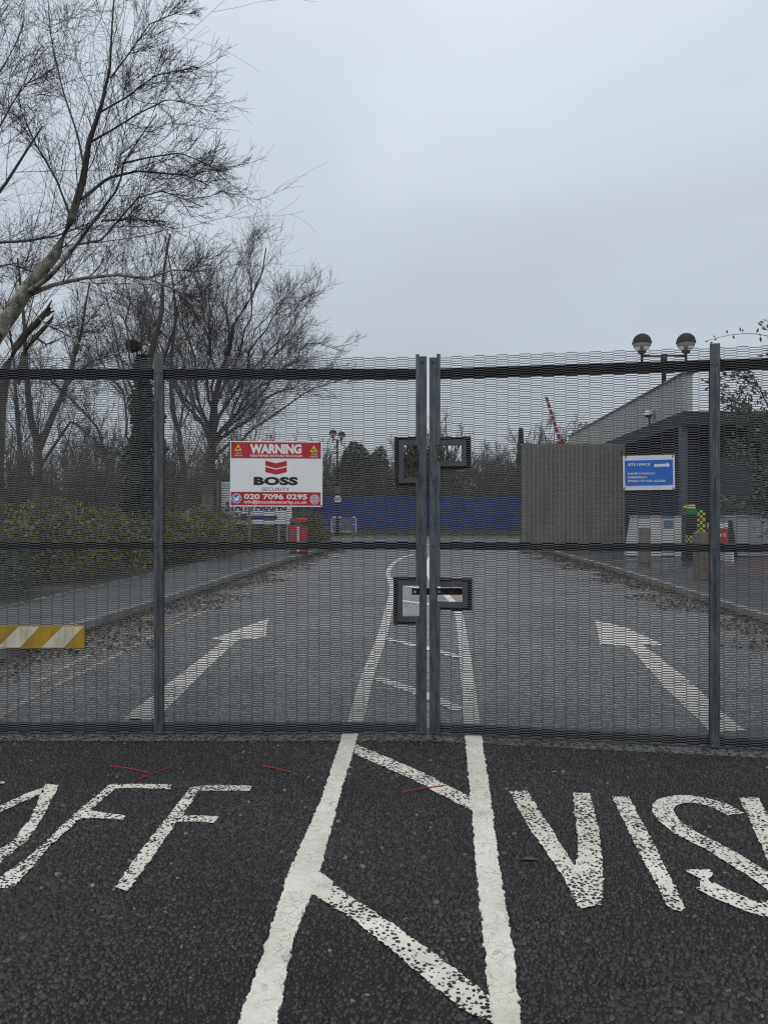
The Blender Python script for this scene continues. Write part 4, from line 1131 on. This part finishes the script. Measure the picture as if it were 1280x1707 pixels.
# hedge along the pavement: leafy mounds in one planting, one object each where they read apart
def hedge(name, parts, label, cat, mat, seed, size=0.07, per=5200, zmin=0.12, group=None):
    rg = np.random.default_rng(seed); PP = []
    for (c, r) in parts:
        PP.append(lump_shell(int(per), c, r, rg, 26, 0.42, zmin, 2.4))
    P = np.concatenate(PP)
    V, C_, I_ = leaf_cloud(P, size, rg, 0.6)
    t = empty(name, label, cat, (parts[0][0][0], parts[0][0][1], 0.1), 0, group); V = V - np.array(t.location)
    np_mesh('foliage', V, C_, I_, mat, t)
    mb = MB(); rg2 = random.Random(seed)
    for (c, r) in parts:
        for k_ in range(26):
            a = rg2.uniform(0, 6.28); q = rg2.uniform(0.1, 0.75)
            mb.tube([(c[0] - t.location.x, c[1] - t.location.y, 0), (c[0] - t.location.x + r[0] * q * .5 * math.cos(a), c[1] - t.location.y + r[1] * q * .5 * math.sin(a), c[2] * .7), (c[0] - t.location.x + r[0] * q * math.cos(a), c[1] - t.location.y + r[1] * q * math.sin(a), c[2] + r[2] * rg2.uniform(.7, 1.35))], [0.02, 0.012, 0.004], 4)
    mb.build('stems', M_TWIGF, t)
hp = []
for i in range(9):
    y = 14.5 + i * 1.75; x = -6.35 - 0.35 * math.sin(i * 1.3) + 0.0625 * (y - 14)
    hp.append(((x, y, 0.72), (1.0 + 0.35 * abs(math.sin(i * 1.9)), 1.15, 0.66 + 0.20 * math.sin(i * 2.1))))
hedge('clipped_hedge', hp, 'yellow green hedge behind the left pavement, along under the bare trees', 'hedge', M_HEDGE, 501, 0.08, 6200)
hp = [((-8.9 - 0.4 * (i % 2), 13.5 + 2.1 * i, 0.72), (1.7, 1.6, 0.85 + 0.1 * math.sin(i * 1.7))) for i in range(8)]
hedge('rear_hedge', hp, 'second lighter hedge row further back on the left bank', 'hedge', M_HEDGE, 502, 0.09, 4200)
hp = [((-5.9 - 1.1 * i, 8.6 + 1.1 * (i % 3), 0.34), (0.95, 1.0, 0.42 + 0.08 * math.sin(i))) for i in range(5)] + [((-6.2 - 1.0 * i, 11.6 + 0.6 * (i % 2), 0.42), (0.9, 0.9, 0.48)) for i in range(4)]
for i, q_ in enumerate(hp): hedge('low_shrub', [q_], 'low dark green shrub on the bank at lower left, before the hedge', 'shrub', M_DSHRUB, 510 + i, 0.06, 3400, group='low shrubs on the left bank')
hedge('rounded_shrub', [((-3.75, 32.5, 0.75), (1.15, 1.3, 0.75)), ((-4.9, 31.5, 0.75), (1.3, 1.2, 0.78)), ((-3.2, 33.6, 0.55), (0.8, 0.8, 0.52))], 'rounded green shrub just behind the red bin', 'shrub', M_HEDGE, 504, 0.08, 6500)
# grass tufts along the foot of the hoarding and the verges
def tufts(name, xs, ys, n, hmin, hmax, label, seed, mat, base):
    rg = np.random.default_rng(seed); x = rg.uniform(*xs, n); y = rg.uniform(*ys, n); h = rg.uniform(hmin, hmax, n); a = rg.uniform(0, 6.28, n); w_ = 0.012 + 0.012 * rg.random(n)
    z = np.full(n, base); lean = rg.normal(0, 0.35, (n, 2)) * h[:, None]
    V = np.stack([np.stack([x - w_ * np.cos(a), y - w_ * np.sin(a), z], 1), np.stack([x + w_ * np.cos(a), y + w_ * np.sin(a), z], 1), np.stack([x + lean[:, 0], y + lean[:, 1], z + h], 1)], 1)
    o_ = np_mesh(name, V.reshape(-1, 3), np.full(n, 3), np.arange(n * 3), mat)
    tag(o_, label, 'grass', kind='stuff')
M_GRASS = leafmat('grass_blade', [(0, (0.05, 0.06, 0.02)), (0.6, (0.10, 0.11, 0.04)), (1, (0.2, 0.17, 0.08))], 0.8)
tufts('verge_grass', (-14, 12), (42.3, 45.7), 14000, 0.08, 0.35, 'rough grass along the foot of the blue hoarding', 601, M_GRASS, 0.1)

# leaf litter in the gutters
def litter(name, line, d0, d1, n, label, seed, size=0.05, z=0.004, zs=0.02):
    rg = np.random.default_rng(seed); P = np.array(line); dd = np.r_[0, np.cumsum(np.linalg.norm(np.diff(P, axis=0), axis=1))]
    t_ = rg.uniform(0, dd[-1], n); x = np.interp(t_, dd, P[:, 0]); y = np.interp(t_, dd, P[:, 1])
    w_ = d0 + (d1 - d0) * rg.random(n) ** 1.8 * (0.75 + 0.35 * np.sin(y * 1.7) + 0.25 * np.sin(y * 4.1))
    pts = np.stack([x + w_, y, z + zs * rg.random(n)], 1)
    V, C_, I_ = leaf_cloud(pts, size, rg, 0.6, 0.85)
    V[:, 2] = np.maximum(V[:, 2], 0.003)
    tag(np_mesh(name, V, C_, I_, M_LITTER), label, 'leaf litter', kind='stuff')
litter('gutter_leaves', LK[:9], 0.01, 0.95, 9500, 'brown leaf litter in the left gutter', 611)
litter('gutter_leaves', RK[:8], -0.02, -0.95, 9000, 'brown leaf litter in the right gutter', 612)

# right hand shrub with glossy leaves, and its arching shoot
t = empty('broadleaf_shrub', 'tall glossy leaved shrub at the right edge beyond the right upright', 'shrub', (6.1, 11.0, 0.1))
rgS = np.random.default_rng(71)
D = 11.0
SL = [px_limb(D, [(1330, 960), (1320, 800), (1290, 700), (1262, 640), (1240, 612)], 0.03, 0.006), px_limb(D, [(1340, 960), (1345, 700), (1330, 620), (1300, 590)], 0.03, 0.006, 10.6),
      px_limb(D, [(1320, 850), (1270, 720), (1240, 690), (1212, 648)], 0.018, 0.004), px_limb(D, [(1325, 900), (1280, 800), (1250, 780), (1226, 760)], 0.018, 0.004, 10.7),
      px_limb(D, [(1330, 920), (1290, 850), (1255, 840), (1222, 846)], 0.018, 0.004, 11.3), px_limb(D, [(1330, 960), (1360, 780), (1400, 680)], 0.03, 0.006, 11.5)]
P0 = np.stack([resample(l[0], 10) for l in SL]) - np.array(t.location); R0 = np.stack([np.linspace(l[1], l[2], 10) for l in SL])
g1 = spawn(P0, R0, rg=rgS, m=22, t0=0.25, t1=1, ang=(0.4, 1.0), ln=(0.18, 0.36), K_=6, wig=0.14, up=0.03, rk=0.5, rmin=0.004)
V, C_, I_ = tubes_np([(P0, R0)], 5); V2, C2, I2 = tubes_np([g1], 3)
np_mesh('stems', np.concatenate([V, V2]), np.concatenate([C_, C2]), np.concatenate([I_, I2 + len(V)]), M_TWIGF, t)
cp = g1[0][:, 1:].reshape(-1, 3); cp = np.repeat(cp, 7, 0) + rgS.normal(0, 0.055, (len(cp) * 7, 3))
dv = np.repeat((g1[0][:, 1:] - g1[0][:, :-1]).reshape(-1, 3), 7, 0); dv /= np.linalg.norm(dv, axis=1, keepdims=True)
V, C_, I_ = leaf_cloud(cp, 0.095, rgS, 0.36, 0, dv)
np_mesh('leaves', V, C_, I_, M_GLOSS, t)
D = 10.5
t = empty('arching_shoot', 'thin arching shoot with sparse leaves above the gate at the right edge', 'plant', W(1400, 900, D)[:2] + (0.1,))
sh_pts = [(1400, 900), (1395, 700), (1350, 600), (1300, 566), (1270, 557), (1235, 556), (1205, 560), (1175, 569)]
P1 = resample([W(x, y, D) for x, y in sh_pts], 24) - np.array(t.location)
V, C_, I_ = tubes_np([(P1[None], np.linspace(0.012, 0.003, 24)[None])], 6)
np_mesh('stem', V, C_, I_, M_TWIG, t)
lf = []; 
for x, y, dx, dz in ((1177, 569, -.02, -.01), (1190, 561, -.02, .04), (1192, 566, -.03, -.02), (1211, 553, .01, .07), (1222, 562, .03, -.06), (1233, 549, .0, .07), (1237, 551, .02, .06), (1262, 551, .04, .08), (1266, 558, .02, -.03), (1267, 566, .02, -.09), (1185, 571, -.03, -.01)):
    c = np.array(W(x, y, D)) - np.array(t.location); e = np.array([dx, 0.01, dz]); l_ = np.linalg.norm(e); e /= l_; w_ = np.cross(e, [0, 1, 0.2]); w_ /= np.linalg.norm(w_)
    l_ = max(l_, 0.05); lf.append([c - e * l_ * .5, c + w_ * l_ * .2, c + e * l_ * .5, c - w_ * l_ * .2])
np_mesh('leaves', np.array(lf).reshape(-1, 3), np.full(len(lf), 4), np.arange(len(lf) * 4), M_DSHRUB, t)

# ------------------------------------------------------------------ things beyond the gate
# twin globe lamps
def twin_lamp(label, loc, rz_, h, r_=0.212, ah=0.506):
    k_ = r_ / 0.212
    t = empty('street_lamp', label, 'street lamp', loc, rz_, 'twin globe lamps along the road')
    MB().lathe([(0.11, 0), (0.11, 0.9), (0.075, 1.0), (0.055 * k_, 1.05), (0.05 * k_, h - 0.5 * k_), (0.075 * k_, h - 0.48 * k_), (0.075 * k_, h - 0.28 * k_), (0.0, h - 0.27 * k_)], 14).build('pole', M_LAMPG, t, True)
    MB().box(-ah, ah, -0.018 * k_, 0.018 * k_, h - 0.33 * k_, h - 0.29 * k_).build('cross_arm', M_LAMPG, t)
    for s_ in (-1, 1):
        x = s_ * ah
        b = MB(); b.lathe([(0.03 * k_, h - 0.52 * k_), (0.03 * k_, h - 0.27 * k_), (0.09 * k_, h - 0.24 * k_), (0.10 * k_, h - 0.2 * k_), (0.05 * k_, h - 0.185 * k_), (0.0, h - 0.185 * k_)], 12, (x, 0, 0)); b.build('arm_bracket', M_LAMPG, t, True)
        d_ = MB(); d_.lathe([(r_ * 1.05, -0.02 * k_), (r_ * 1.05, 0.012 * k_)] + [(r_ * 1.02 * math.cos(a), r_ * 1.02 * math.sin(a)) for a in np.linspace(0.06, math.pi / 2 - 0.001, 9)], 24, (x, 0, h))
        dome = d_.build('lamp_hood', M_LAMPG, t, True)
        g_ = MB(); g_.lathe([(r_ * math.cos(a) * .985, r_ * math.sin(a)) for a in np.linspace(-1.1, -0.02, 9)], 24, (x, 0, h)); g_.build('lamp_bowl', M_BOWL, t, True)
        MB().lathe([(0.03 * k_, h - 0.2 * k_), (0.045 * k_, h - 0.12 * k_), (0.03 * k_, h - 0.02 * k_), (0, h - 0.02 * k_)], 10, (x, 0, 0)).build('bulb', M_LAMPG, t, True)
    return t
twin_lamp('large twin globe lamp rising behind the pale fascia, heads above the right gate leaf', ((1106 - CX) * 28.5 / F, 28.5, 4.63), R(-3), H + (CY - 571) * 28.5 / F - 4.63, 15.2 * 28.5 / F, 36 * 28.5 / F)
twin_lamp('distant twin globe street lamp near the warning sign, before the blue hoarding', ((557 - CX) * 39.7 / F, 42.4, 0.1), R(66), 5.6)
# small signs on the distant lamp post
t = empty('road_sign', 'small white disc sign under a red plate on the distant lamp post', 'sign', ((557 - CX) * 39.7 / F + 0.03, 42.3, 0))
b = MB(); disc(b, 0, 2.12, 0.2, -0.03, 0.0, 24); b.build('disc', M_WHTP, t)
lettering('MAX', (-0.15, 0.15, 2.05, 2.18), -0.034, M_SIGNK, t, 0.03)
MB().box(-0.2, 0.2, -0.03, 0, 2.42, 2.85).build('red_plate', plain('dull_red', (0.22, 0.05, 0.04), None, 5), t)

# blue hoarding in panels
hl, hr = Vector((-11.0, 46.4)), Vector((8.35, 46.0))
t = empty('site_hoarding', 'long blue panelled site hoarding closing the end of the road', 'hoarding', (hl.x, hl.y, 0.1), math.atan2(hr.y - hl.y, hr.x - hl.x))
n = 9; LW_ = (hr - hl).length / n
pm = None
for i in range(n):
    if pm is None:
        b = MB(); b.box(0.004, LW_ - 0.004, 0, 0.03, 0, 2.22)
        b.box(0.004, LW_ - 0.004, -0.02, 0.0, 2.1, 2.2)
        for k_ in range(1, 6): b.box(k_ * LW_ / 6 - 0.02, k_ * LW_ / 6 + 0.02, -0.012, 0.0, 0.02, 2.09)
        pm = b.build('panel', M_HOARD, t); o_ = pm
    else:
        o_ = pm.copy(); COL.objects.link(o_); o_.parent = t
    o_.location = (i * LW_, 0, 0.006 * (i % 3))
for i in range(n + 1):
    MB().box(i * LW_ - 0.04, i * LW_ + 0.04, 0.032, 0.12, 0, 2.15).build('post', M_TIMB, t)

# crowd barrier
Y_ = 43.0
t = empty('crowd_barrier', 'light grey steel crowd barrier standing before the blue hoarding', 'barrier', ((573 - CX) * Y_ / F, Y_, 0.1), R(-22))
w_, h_ = 0.76, 1.02
b = MB(); b.tube([(-w_, 0, 0.12), (-w_, 0, h_ - .08), (-w_ + .08, 0, h_), (w_ - .08, 0, h_), (w_, 0, h_ - .08), (w_, 0, 0.12)], 0.022, 8); b.tube([(-w_, 0, 0.2), (w_, 0, 0.2)], 0.02, 8)
b.build('frame', M_WHTP, t, True)
b = MB()
for i in range(1, 14): b.tube([(-w_ + i * 2 * w_ / 14, 0, 0.2), (-w_ + i * 2 * w_ / 14, 0, h_)], 0.010, 6)
b.tube([(-w_, 0, 0.62), (w_, 0, 0.62)], 0.012, 6)
b.build('bars', M_WHTP, t)
for s_ in (-1, 1): MB().tube([(s_ * (w_ - .12), -0.3, 0.02), (s_ * (w_ - .12), -.12, 0.14), (s_ * (w_ - .12), .12, 0.14), (s_ * (w_ - .12), 0.3, 0.02)], 0.018, 6).build('foot', M_WHTP, t)

# red litter bin
Y_ = 24.2
t = empty('litter_bin', 'red hooded litter bin with a white central strip beside the left kerb', 'bin', ((498 - CX) * Y_ / F, Y_, 0.105))
w_ = 0.26
b = MB(); b.box(-w_, -0.055, -0.2, 0.2, 0.06, 0.88); b.box(0.055, w_, -0.2, 0.2, 0.06, 0.88); b.box(-0.055, 0.055, -0.17, 0.2, 0.06, 0.88)
b.build('body', M_REDP, t, bevel=0.012)
MB().box(-0.045, 0.045, -0.208, -0.171, 0.0, 0.86).build('post', M_WHTP, t)
b = MB(); b.prism_xz([(-w_ - .02, 1.0), (w_ + .01, 1.0), (w_ + .01, 1.1), (-w_ + .02, 1.13)], -0.24, 0.22); b.build('hood', M_REDP, t, bevel=0.01)
for sx in (-1, 1): MB().box(sx * (w_ - .03) - .02, sx * (w_ - .03) + .02, -.15, .18, 0.885, 0.995).build('hood_support', M_BLACK, t)
b = MB(); b.box(-w_ - .02, w_ + .02, -.22, .22, 0.0, 0.055); b.build('base', M_BLACK, t)

# staff parking sign
Y_ = 26.6
sc_ = Y_ / F
t = empty('parking_sign', 'white staff parking board with a blue left arrow, partly behind the warning sign', 'sign', (0, Y_, 0))
def ps(px, py): return ((px - CX) * sc_, H + (CY - py) * sc_)
a, b_ = ps(369, 874), ps(486.5, 803)
MB().box(a[0], b_[0], 0, 0.03, a[1], b_[1]).build('panel', plain('board_bright_white', (0.80, 0.80, 0.80), (0.74, 0.74, 0.74), 3, 0.5), t, bevel=0.004)
lettering('STAFF PARKING', ps(377, 0)[:1] + ps(478, 0)[:1] + (ps(0, 851.5)[1], ps(0, 836)[1]), -0.006, M_NAVY, t, 0.03)
b = MB(); b.prism_xz([ps(393, 863), ps(412, 854.5), ps(412, 859.5), ps(462, 859.5), ps(462, 866.5), ps(412, 866.5), ps(412, 871)], -0.007, -0.001); b.build('arrow', M_NAVY, t)
for px in (363.5, 464.5, 478.5):
    b = MB(); x = ps(px, 0)[0]; dy = 0.032 if px > 400 else -0.02
    b.box(x - .035, x + .035, dy, dy + 0.07, 0.1, ps(0, 800)[1]); b.build('post', M_WALLG, t)
t.location = (0, Y_, 0)

# tall olive corrugated fence
Y_ = 28.6
x0, x1 = (869 - CX) * Y_ / F, (1040 - CX) * Y_ / F
zt_ = H + (CY - 742) * Y_ / F
t = empty('corrugated_fence', 'tall olive grey corrugated steel fence right of the blue hoarding', 'fence', (x0, Y_, 0.095))
b = MB(); n = 24; prof = []
pw = (x1 - x0) / n
for i in range(n):
    u = i * pw; prof += [(u, 0), (u + pw * .38, 0), (u + pw * .5, -0.08), (u + pw * .88, -0.08)]
prof.append((x1 - x0, 0))
hz = zt_ - 0.1
vs = [(u, v, 0.02) for u, v in prof] + [(u, v, hz) for u, v in prof] + [(u, v + .004, 0.02) for u, v in prof] + [(u, v + .004, hz) for u, v in prof]
m_ = len(prof); fs = [(i, i + 1, m_ + i + 1, m_ + i) for i in range(m_ - 1)] + [(2 * m_ + i + 1, 2 * m_ + i, 3 * m_ + i, 3 * m_ + i + 1) for i in range(m_ - 1)] + [(m_ + i, m_ + i + 1, 3 * m_ + i + 1, 3 * m_ + i) for i in range(m_ - 1)]
b.add(vs, fs); b.build('cladding', M_OLIVE, t)
MB().box(-0.03, x1 - x0 + .03, 0.01, 0.07, hz, hz + 0.06).build('capping', M_OLIVE, t)
for ux in (0.02, (x1 - x0) / 2, x1 - x0 - .02): MB().box(ux - .05, ux + .05, 0.012, 0.112, 0, hz).build('post', M_DARK, t)
for px, py in ((874, 758), (874, 888), (1036, 755), (1036, 888)):
    ux = (px - CX) * Y_ / F - x0; uz = H + (CY - py) * Y_ / F - 0.095
    b = MB(); disc(b, ux, uz, 0.06, -0.07, -0.02, 14); b.build('fixing', M_BLACK, t)

# raised barrier arm behind it
Y_ = 33.5
A_ = Vector(W(909.5, 660, Y_)); B_ = Vector(W(980, 885, Y_))
t = empty('boom_barrier', 'raised red and white barrier arm leaning left above the olive fence', 'barrier', (B_.x, Y_, 0.095))
dv_ = (A_ - B_); L_ = dv_.length; ang = math.atan2(dv_.x, dv_.z)
b = MB(); n = 22
mt = Matrix.Translation(B_ - t.location) @ Matrix.Rotation(ang, 4, 'Y')
for i in range(n): 
    w1 = 0.085 - 0.03 * i / n; sp_ = 0.22 * L_ / n
    b.box(-w1, w1, -0.035, 0.035, L_ * i / n, L_ * (i + 1) / n - sp_, 0, mt); b.box(-w1, w1, -0.035, 0.035, L_ * (i + 1) / n - sp_, L_ * (i + 1) / n, 1, mt)
b.build('arm', [plain('dark_red_paint', (0.30, 0.015, 0.02), None, 5), M_WHTP], t)
b = MB(); b.box(-0.2, 0.2, 0.05, 0.45, 0, 1.1); b.build('cabinet', M_WHTP, t, bevel=0.02)

# site building
RS = 0.0625
def BL(l, y): return (RS * y + l, y)
t = empty('office_building', 'dark low building with a pale ribbed fascia wedge at right', 'building', (0, 0, 0))
# pale ribbed upstand along the road
b = MB(); n = 44; y0, y1 = 24.5, 45.0
prof = []
for i in range(n):
    u0 = y0 + (y1 - y0) * i / n; du = (y1 - y0) / n
    for f_, o_ in ((0, 8.0), (0.45, 8.0), (0.5, 8.035), (0.95, 8.035)): prof.append(BL(o_, u0 + f_ * du))
prof.append(BL(8.0, y1)); prof += [BL(8.3, y1), BL(8.3, y0)]
b.prism_xy(prof, 4.63, 5.83); b.build('fascia', M_FASC, t)
b = MB(); b.prism_xy([BL(7.95, 24.42), BL(8.36, 24.42), BL(8.36, 45.1), BL(7.95, 45.1)], 5.831, 5.88); b.build('fascia_capping', M_WALLG, t)
b = MB(); b.prism_xy([BL(8.01, 24.5), BL(24, 24.5), BL(24, 45), BL(8.01, 45)], 4.2, 4.629); b.build('roof_slab', M_DARK, t)
b = MB(); b.prism_xy([BL(9.2, 27.0), BL(23.8, 27.0), BL(23.8, 44.8), BL(9.2, 44.8)], 0.09, 4.2); b.build('wall', M_DARK, t)
M_PANE = M_GLASS
for (ya, yb, za, zb_) in ((27.6, 29.2, 0.9, 3.7), (29.5, 31.1, 0.9, 3.7), (31.4, 33.0, 0.9, 3.7), (33.3, 34.9, 0.9, 3.7), (35.2, 36.8, 0.9, 3.7), (37.1, 38.7, .9, 3.7)):
    b = MB(); b.prism_xy([BL(9.15, ya), BL(9.199, ya), BL(9.199, yb), BL(9.15, yb)], za, zb_)
    fr = b.build('window', M_COLM, t)
    b = MB(); b.prism_xy([BL(9.14, ya + .06), BL(9.149, ya + .06), BL(9.149, yb - .06), BL(9.14, yb - .06)], za + .06, zb_ - .06); b.build('pane', M_PANE, fr)
for (xa, xb) in ((11.6, 13.0), (13.2, 14.6), (14.8, 16.2), (16.4, 17.8)):
    b = MB(); b.box(xa, xb, 26.93, 26.998, 0.9, 3.4); fr = b.build('window', M_DARK, t)
    b = MB(); b.box(xa + .06, xb - .06, 26.92, 26.929, 0.96, 3.34); b.build('pane', M_PANE, fr)
b = MB(); x, y = BL(8.13, 24.9); b.box(x - .11, x + .11, y - .11, y + .11, 0.09, 4.2); b.build('column', M_COLM, t, bevel=0.01)

# security camera on the fascia
t = empty('security_camera', 'small white security camera mounted on the pale fascia', 'camera', W(1085, 691, 27.7))
MB().tube([(0.14, 0.12, -0.5), (-0.06, 0, -0.42), (-0.08, 0, -0.1)], 0.035, 8).build('bracket', M_DARK, t, True)
b = MB(); b.lathe([(0.0, 0.16), (0.1, 0.14), (0.16, 0.05), (0.16, -0.02)], 14, (-0.1, 0, 0)); b.build('housing', M_WHTP, t, True)
b = MB(); b.lathe([(0.14, -0.02), (0.1, -0.11), (0.0, -0.14)], 14, (-0.1, 0, 0)); b.build('lens_dome', M_BLACK, t, True)
MB().box(0.05, 0.3, -0.06, 0.06, -0.02, 0.16).build('junction_box', M_WALLG, t)

# low walls
def pt(px, py, d): x, _, z = W(px, py, d); return (x, z)
Y_ = 22.6
t = empty('low_wall', 'white painted low wall with a sloping left end below the blue sign', 'wall', (0, Y_, 0))
b = MB(); b.prism_xz([pt(1057, 862, Y_), pt(1140, 863, Y_), pt(1140, 927, Y_), pt(1046, 927, Y_)][::-1], 0, 0.4); b.build('wall', M_WALLW, t)
b = MB(); b.prism_xz([pt(1055, 859, Y_), pt(1141, 860, Y_), pt(1141, 861.8, Y_), pt(1055, 861.8, Y_)][::-1], -0.03, 0.43); b.build('coping', M_WALLG, t)
b = MB(); b.prism_xz([pt(1106, 867, Y_), pt(1121, 867, Y_), pt(1121, 879, Y_), pt(1106, 879, Y_)][::-1], -0.02, -0.001); b.build('notice', plain('slate_blue', (0.12, 0.18, 0.24), None, 5), t)
t = empty('low_wall', 'grey low wall right of the right upright, its left end sloping', 'wall', (0, Y_, 0))
b = MB(); b.prism_xz([pt(1200, 862, Y_), pt(1420, 862, Y_), pt(1420, 927, Y_), pt(1200, 927, Y_)][::-1], 0, 0.4); b.build('wall', M_WALLG, t)
b = MB(); b.prism_xz([pt(1213, 868, Y_), pt(1219, 868, Y_), pt(1228, 927, Y_), pt(1213, 927, Y_)][::-1], -0.03, -0.001); b.build('dark_end', M_DARK, t)
b = MB(); b.prism_xz([pt(1199, 859, Y_), pt(1420, 859, Y_), pt(1420, 861.8, Y_), pt(1199, 861.8, Y_)][::-1], -0.03, 0.43); b.build('coping', M_WALLG, t)

# safety stand, checkered post, red barrier board
Y_ = 20.8
x, _, _ = W(1151, 0, Y_)
t = empty('safety_stand', 'black safety stand with green top panel and chequered foot beside the white wall', 'stand', (x, Y_, 0.095))
hw = 0.155
MB().box(-hw, hw, 0, 0.28, 0.0, 1.24).build('cabinet', M_SIGNK, t, bevel=0.01)
MB().box(-hw, hw, -0.012, 0.27, 1.245, 1.42).build('green_panel', M_GRNP, t)
b = MB(); b.prism_xz([(-hw + .02, 1.421), (hw - .02, 1.421), (hw - .05, 1.52), (-hw + .05, 1.5)], 0.0, 0.2); b.build('yellow_top', M_HIVIZ, t)
b = MB()
for i in range(5):
    for j in range(3):
        if (i + j) % 2 == 0: b.box(-hw + i * .062, -hw + (i + 1) * .062, -0.006, -0.001, 0.5 + j * .062, 0.5 + (j + 1) * .062)
b.build('chequer_band', M_HIVIZ, t)
Y_ = 20.2
x, _, _ = W(1168, 0, Y_)
t = empty('chequered_board', 'narrow yellow and black chequered board standing behind the taller timber bollard', 'board', (x, Y_, 0.095))
b = MB(); b.prism_xz([(-.1, 0), (.1, 0), (.13, 1.3), (.06, 1.42), (-.06, 1.42), (-.13, 1.25)], 0, 0.04)
for i in range(3):
    for j in range(18):
        if (i + j) % 2 == 0: b.box(-0.105 + i * .07, -0.105 + (i + 1) * .07, -0.005, -0.001, 0.03 + j * .075, 0.03 + (j + 1) * .075, 1)
b.build('board', [M_SIGNK, M_HIVIZ], t)
MB().box(-.16, .16, -.12, .2, 0, 0.05).build('foot', M_BLACK, t)
Y_ = 20.4
t = empty('barrier_board', 'red plastic barrier board with white top behind the right upright', 'barrier', (W(1197, 0, Y_)[0], Y_, 0.095), R(8))
b = MB(); b.box(-.3, .27, 0, 0.05, 0.35, 0.88); b.build('red_board', M_REDP, t, bevel=0.01)
MB().box(-.3, .27, -0.004, 0.054, 0.89, 1.03).build('white_strip', M_WHTP, t)
for xx in (-.28, .25): MB().box(xx - .025, xx + .025, -.25, .3, 0, 0.34).build('foot', M_WHTP, t)
b = MB()
for i in range(4): b.box(-.2 + i * .11, -.14 + i * .11, -0.005, -0.001, 0.66, 0.76)
b.build('white_marks', M_WHTP, t)

def bollard(px, top, y, label):
    x = (px - CX) * y / F; h_ = H + (CY - top) * y / F - 0.095
    b = MB(); b.box(-.12, .12, -.12, .12, 0, h_ - .03); b.add([(-.12, -.12, h_ - .03), (.12, -.12, h_ - .03), (.12, .12, h_ - .03), (-.12, .12, h_ - .03), (-.07, -.07, h_), (.07, -.07, h_), (.07, .07, h_), (-.07, .07, h_)], [(0, 1, 5, 4), (1, 2, 6, 5), (2, 3, 7, 6), (3, 0, 4, 7), (4, 5, 6, 7)])
    o_ = b.build('timber_bollard', M_TIMB, None, bevel=0.008); o_.location = (x, y, 0.095)
    tag(o_, label, 'bollard', 'timber bollards by the yard kerb')
bollard(1168, 886, 15.2, 'nearer square timber bollard just left of the right upright')
bollard(1074, 879, 20.0, 'farther square timber bollard in front of the white low wall')
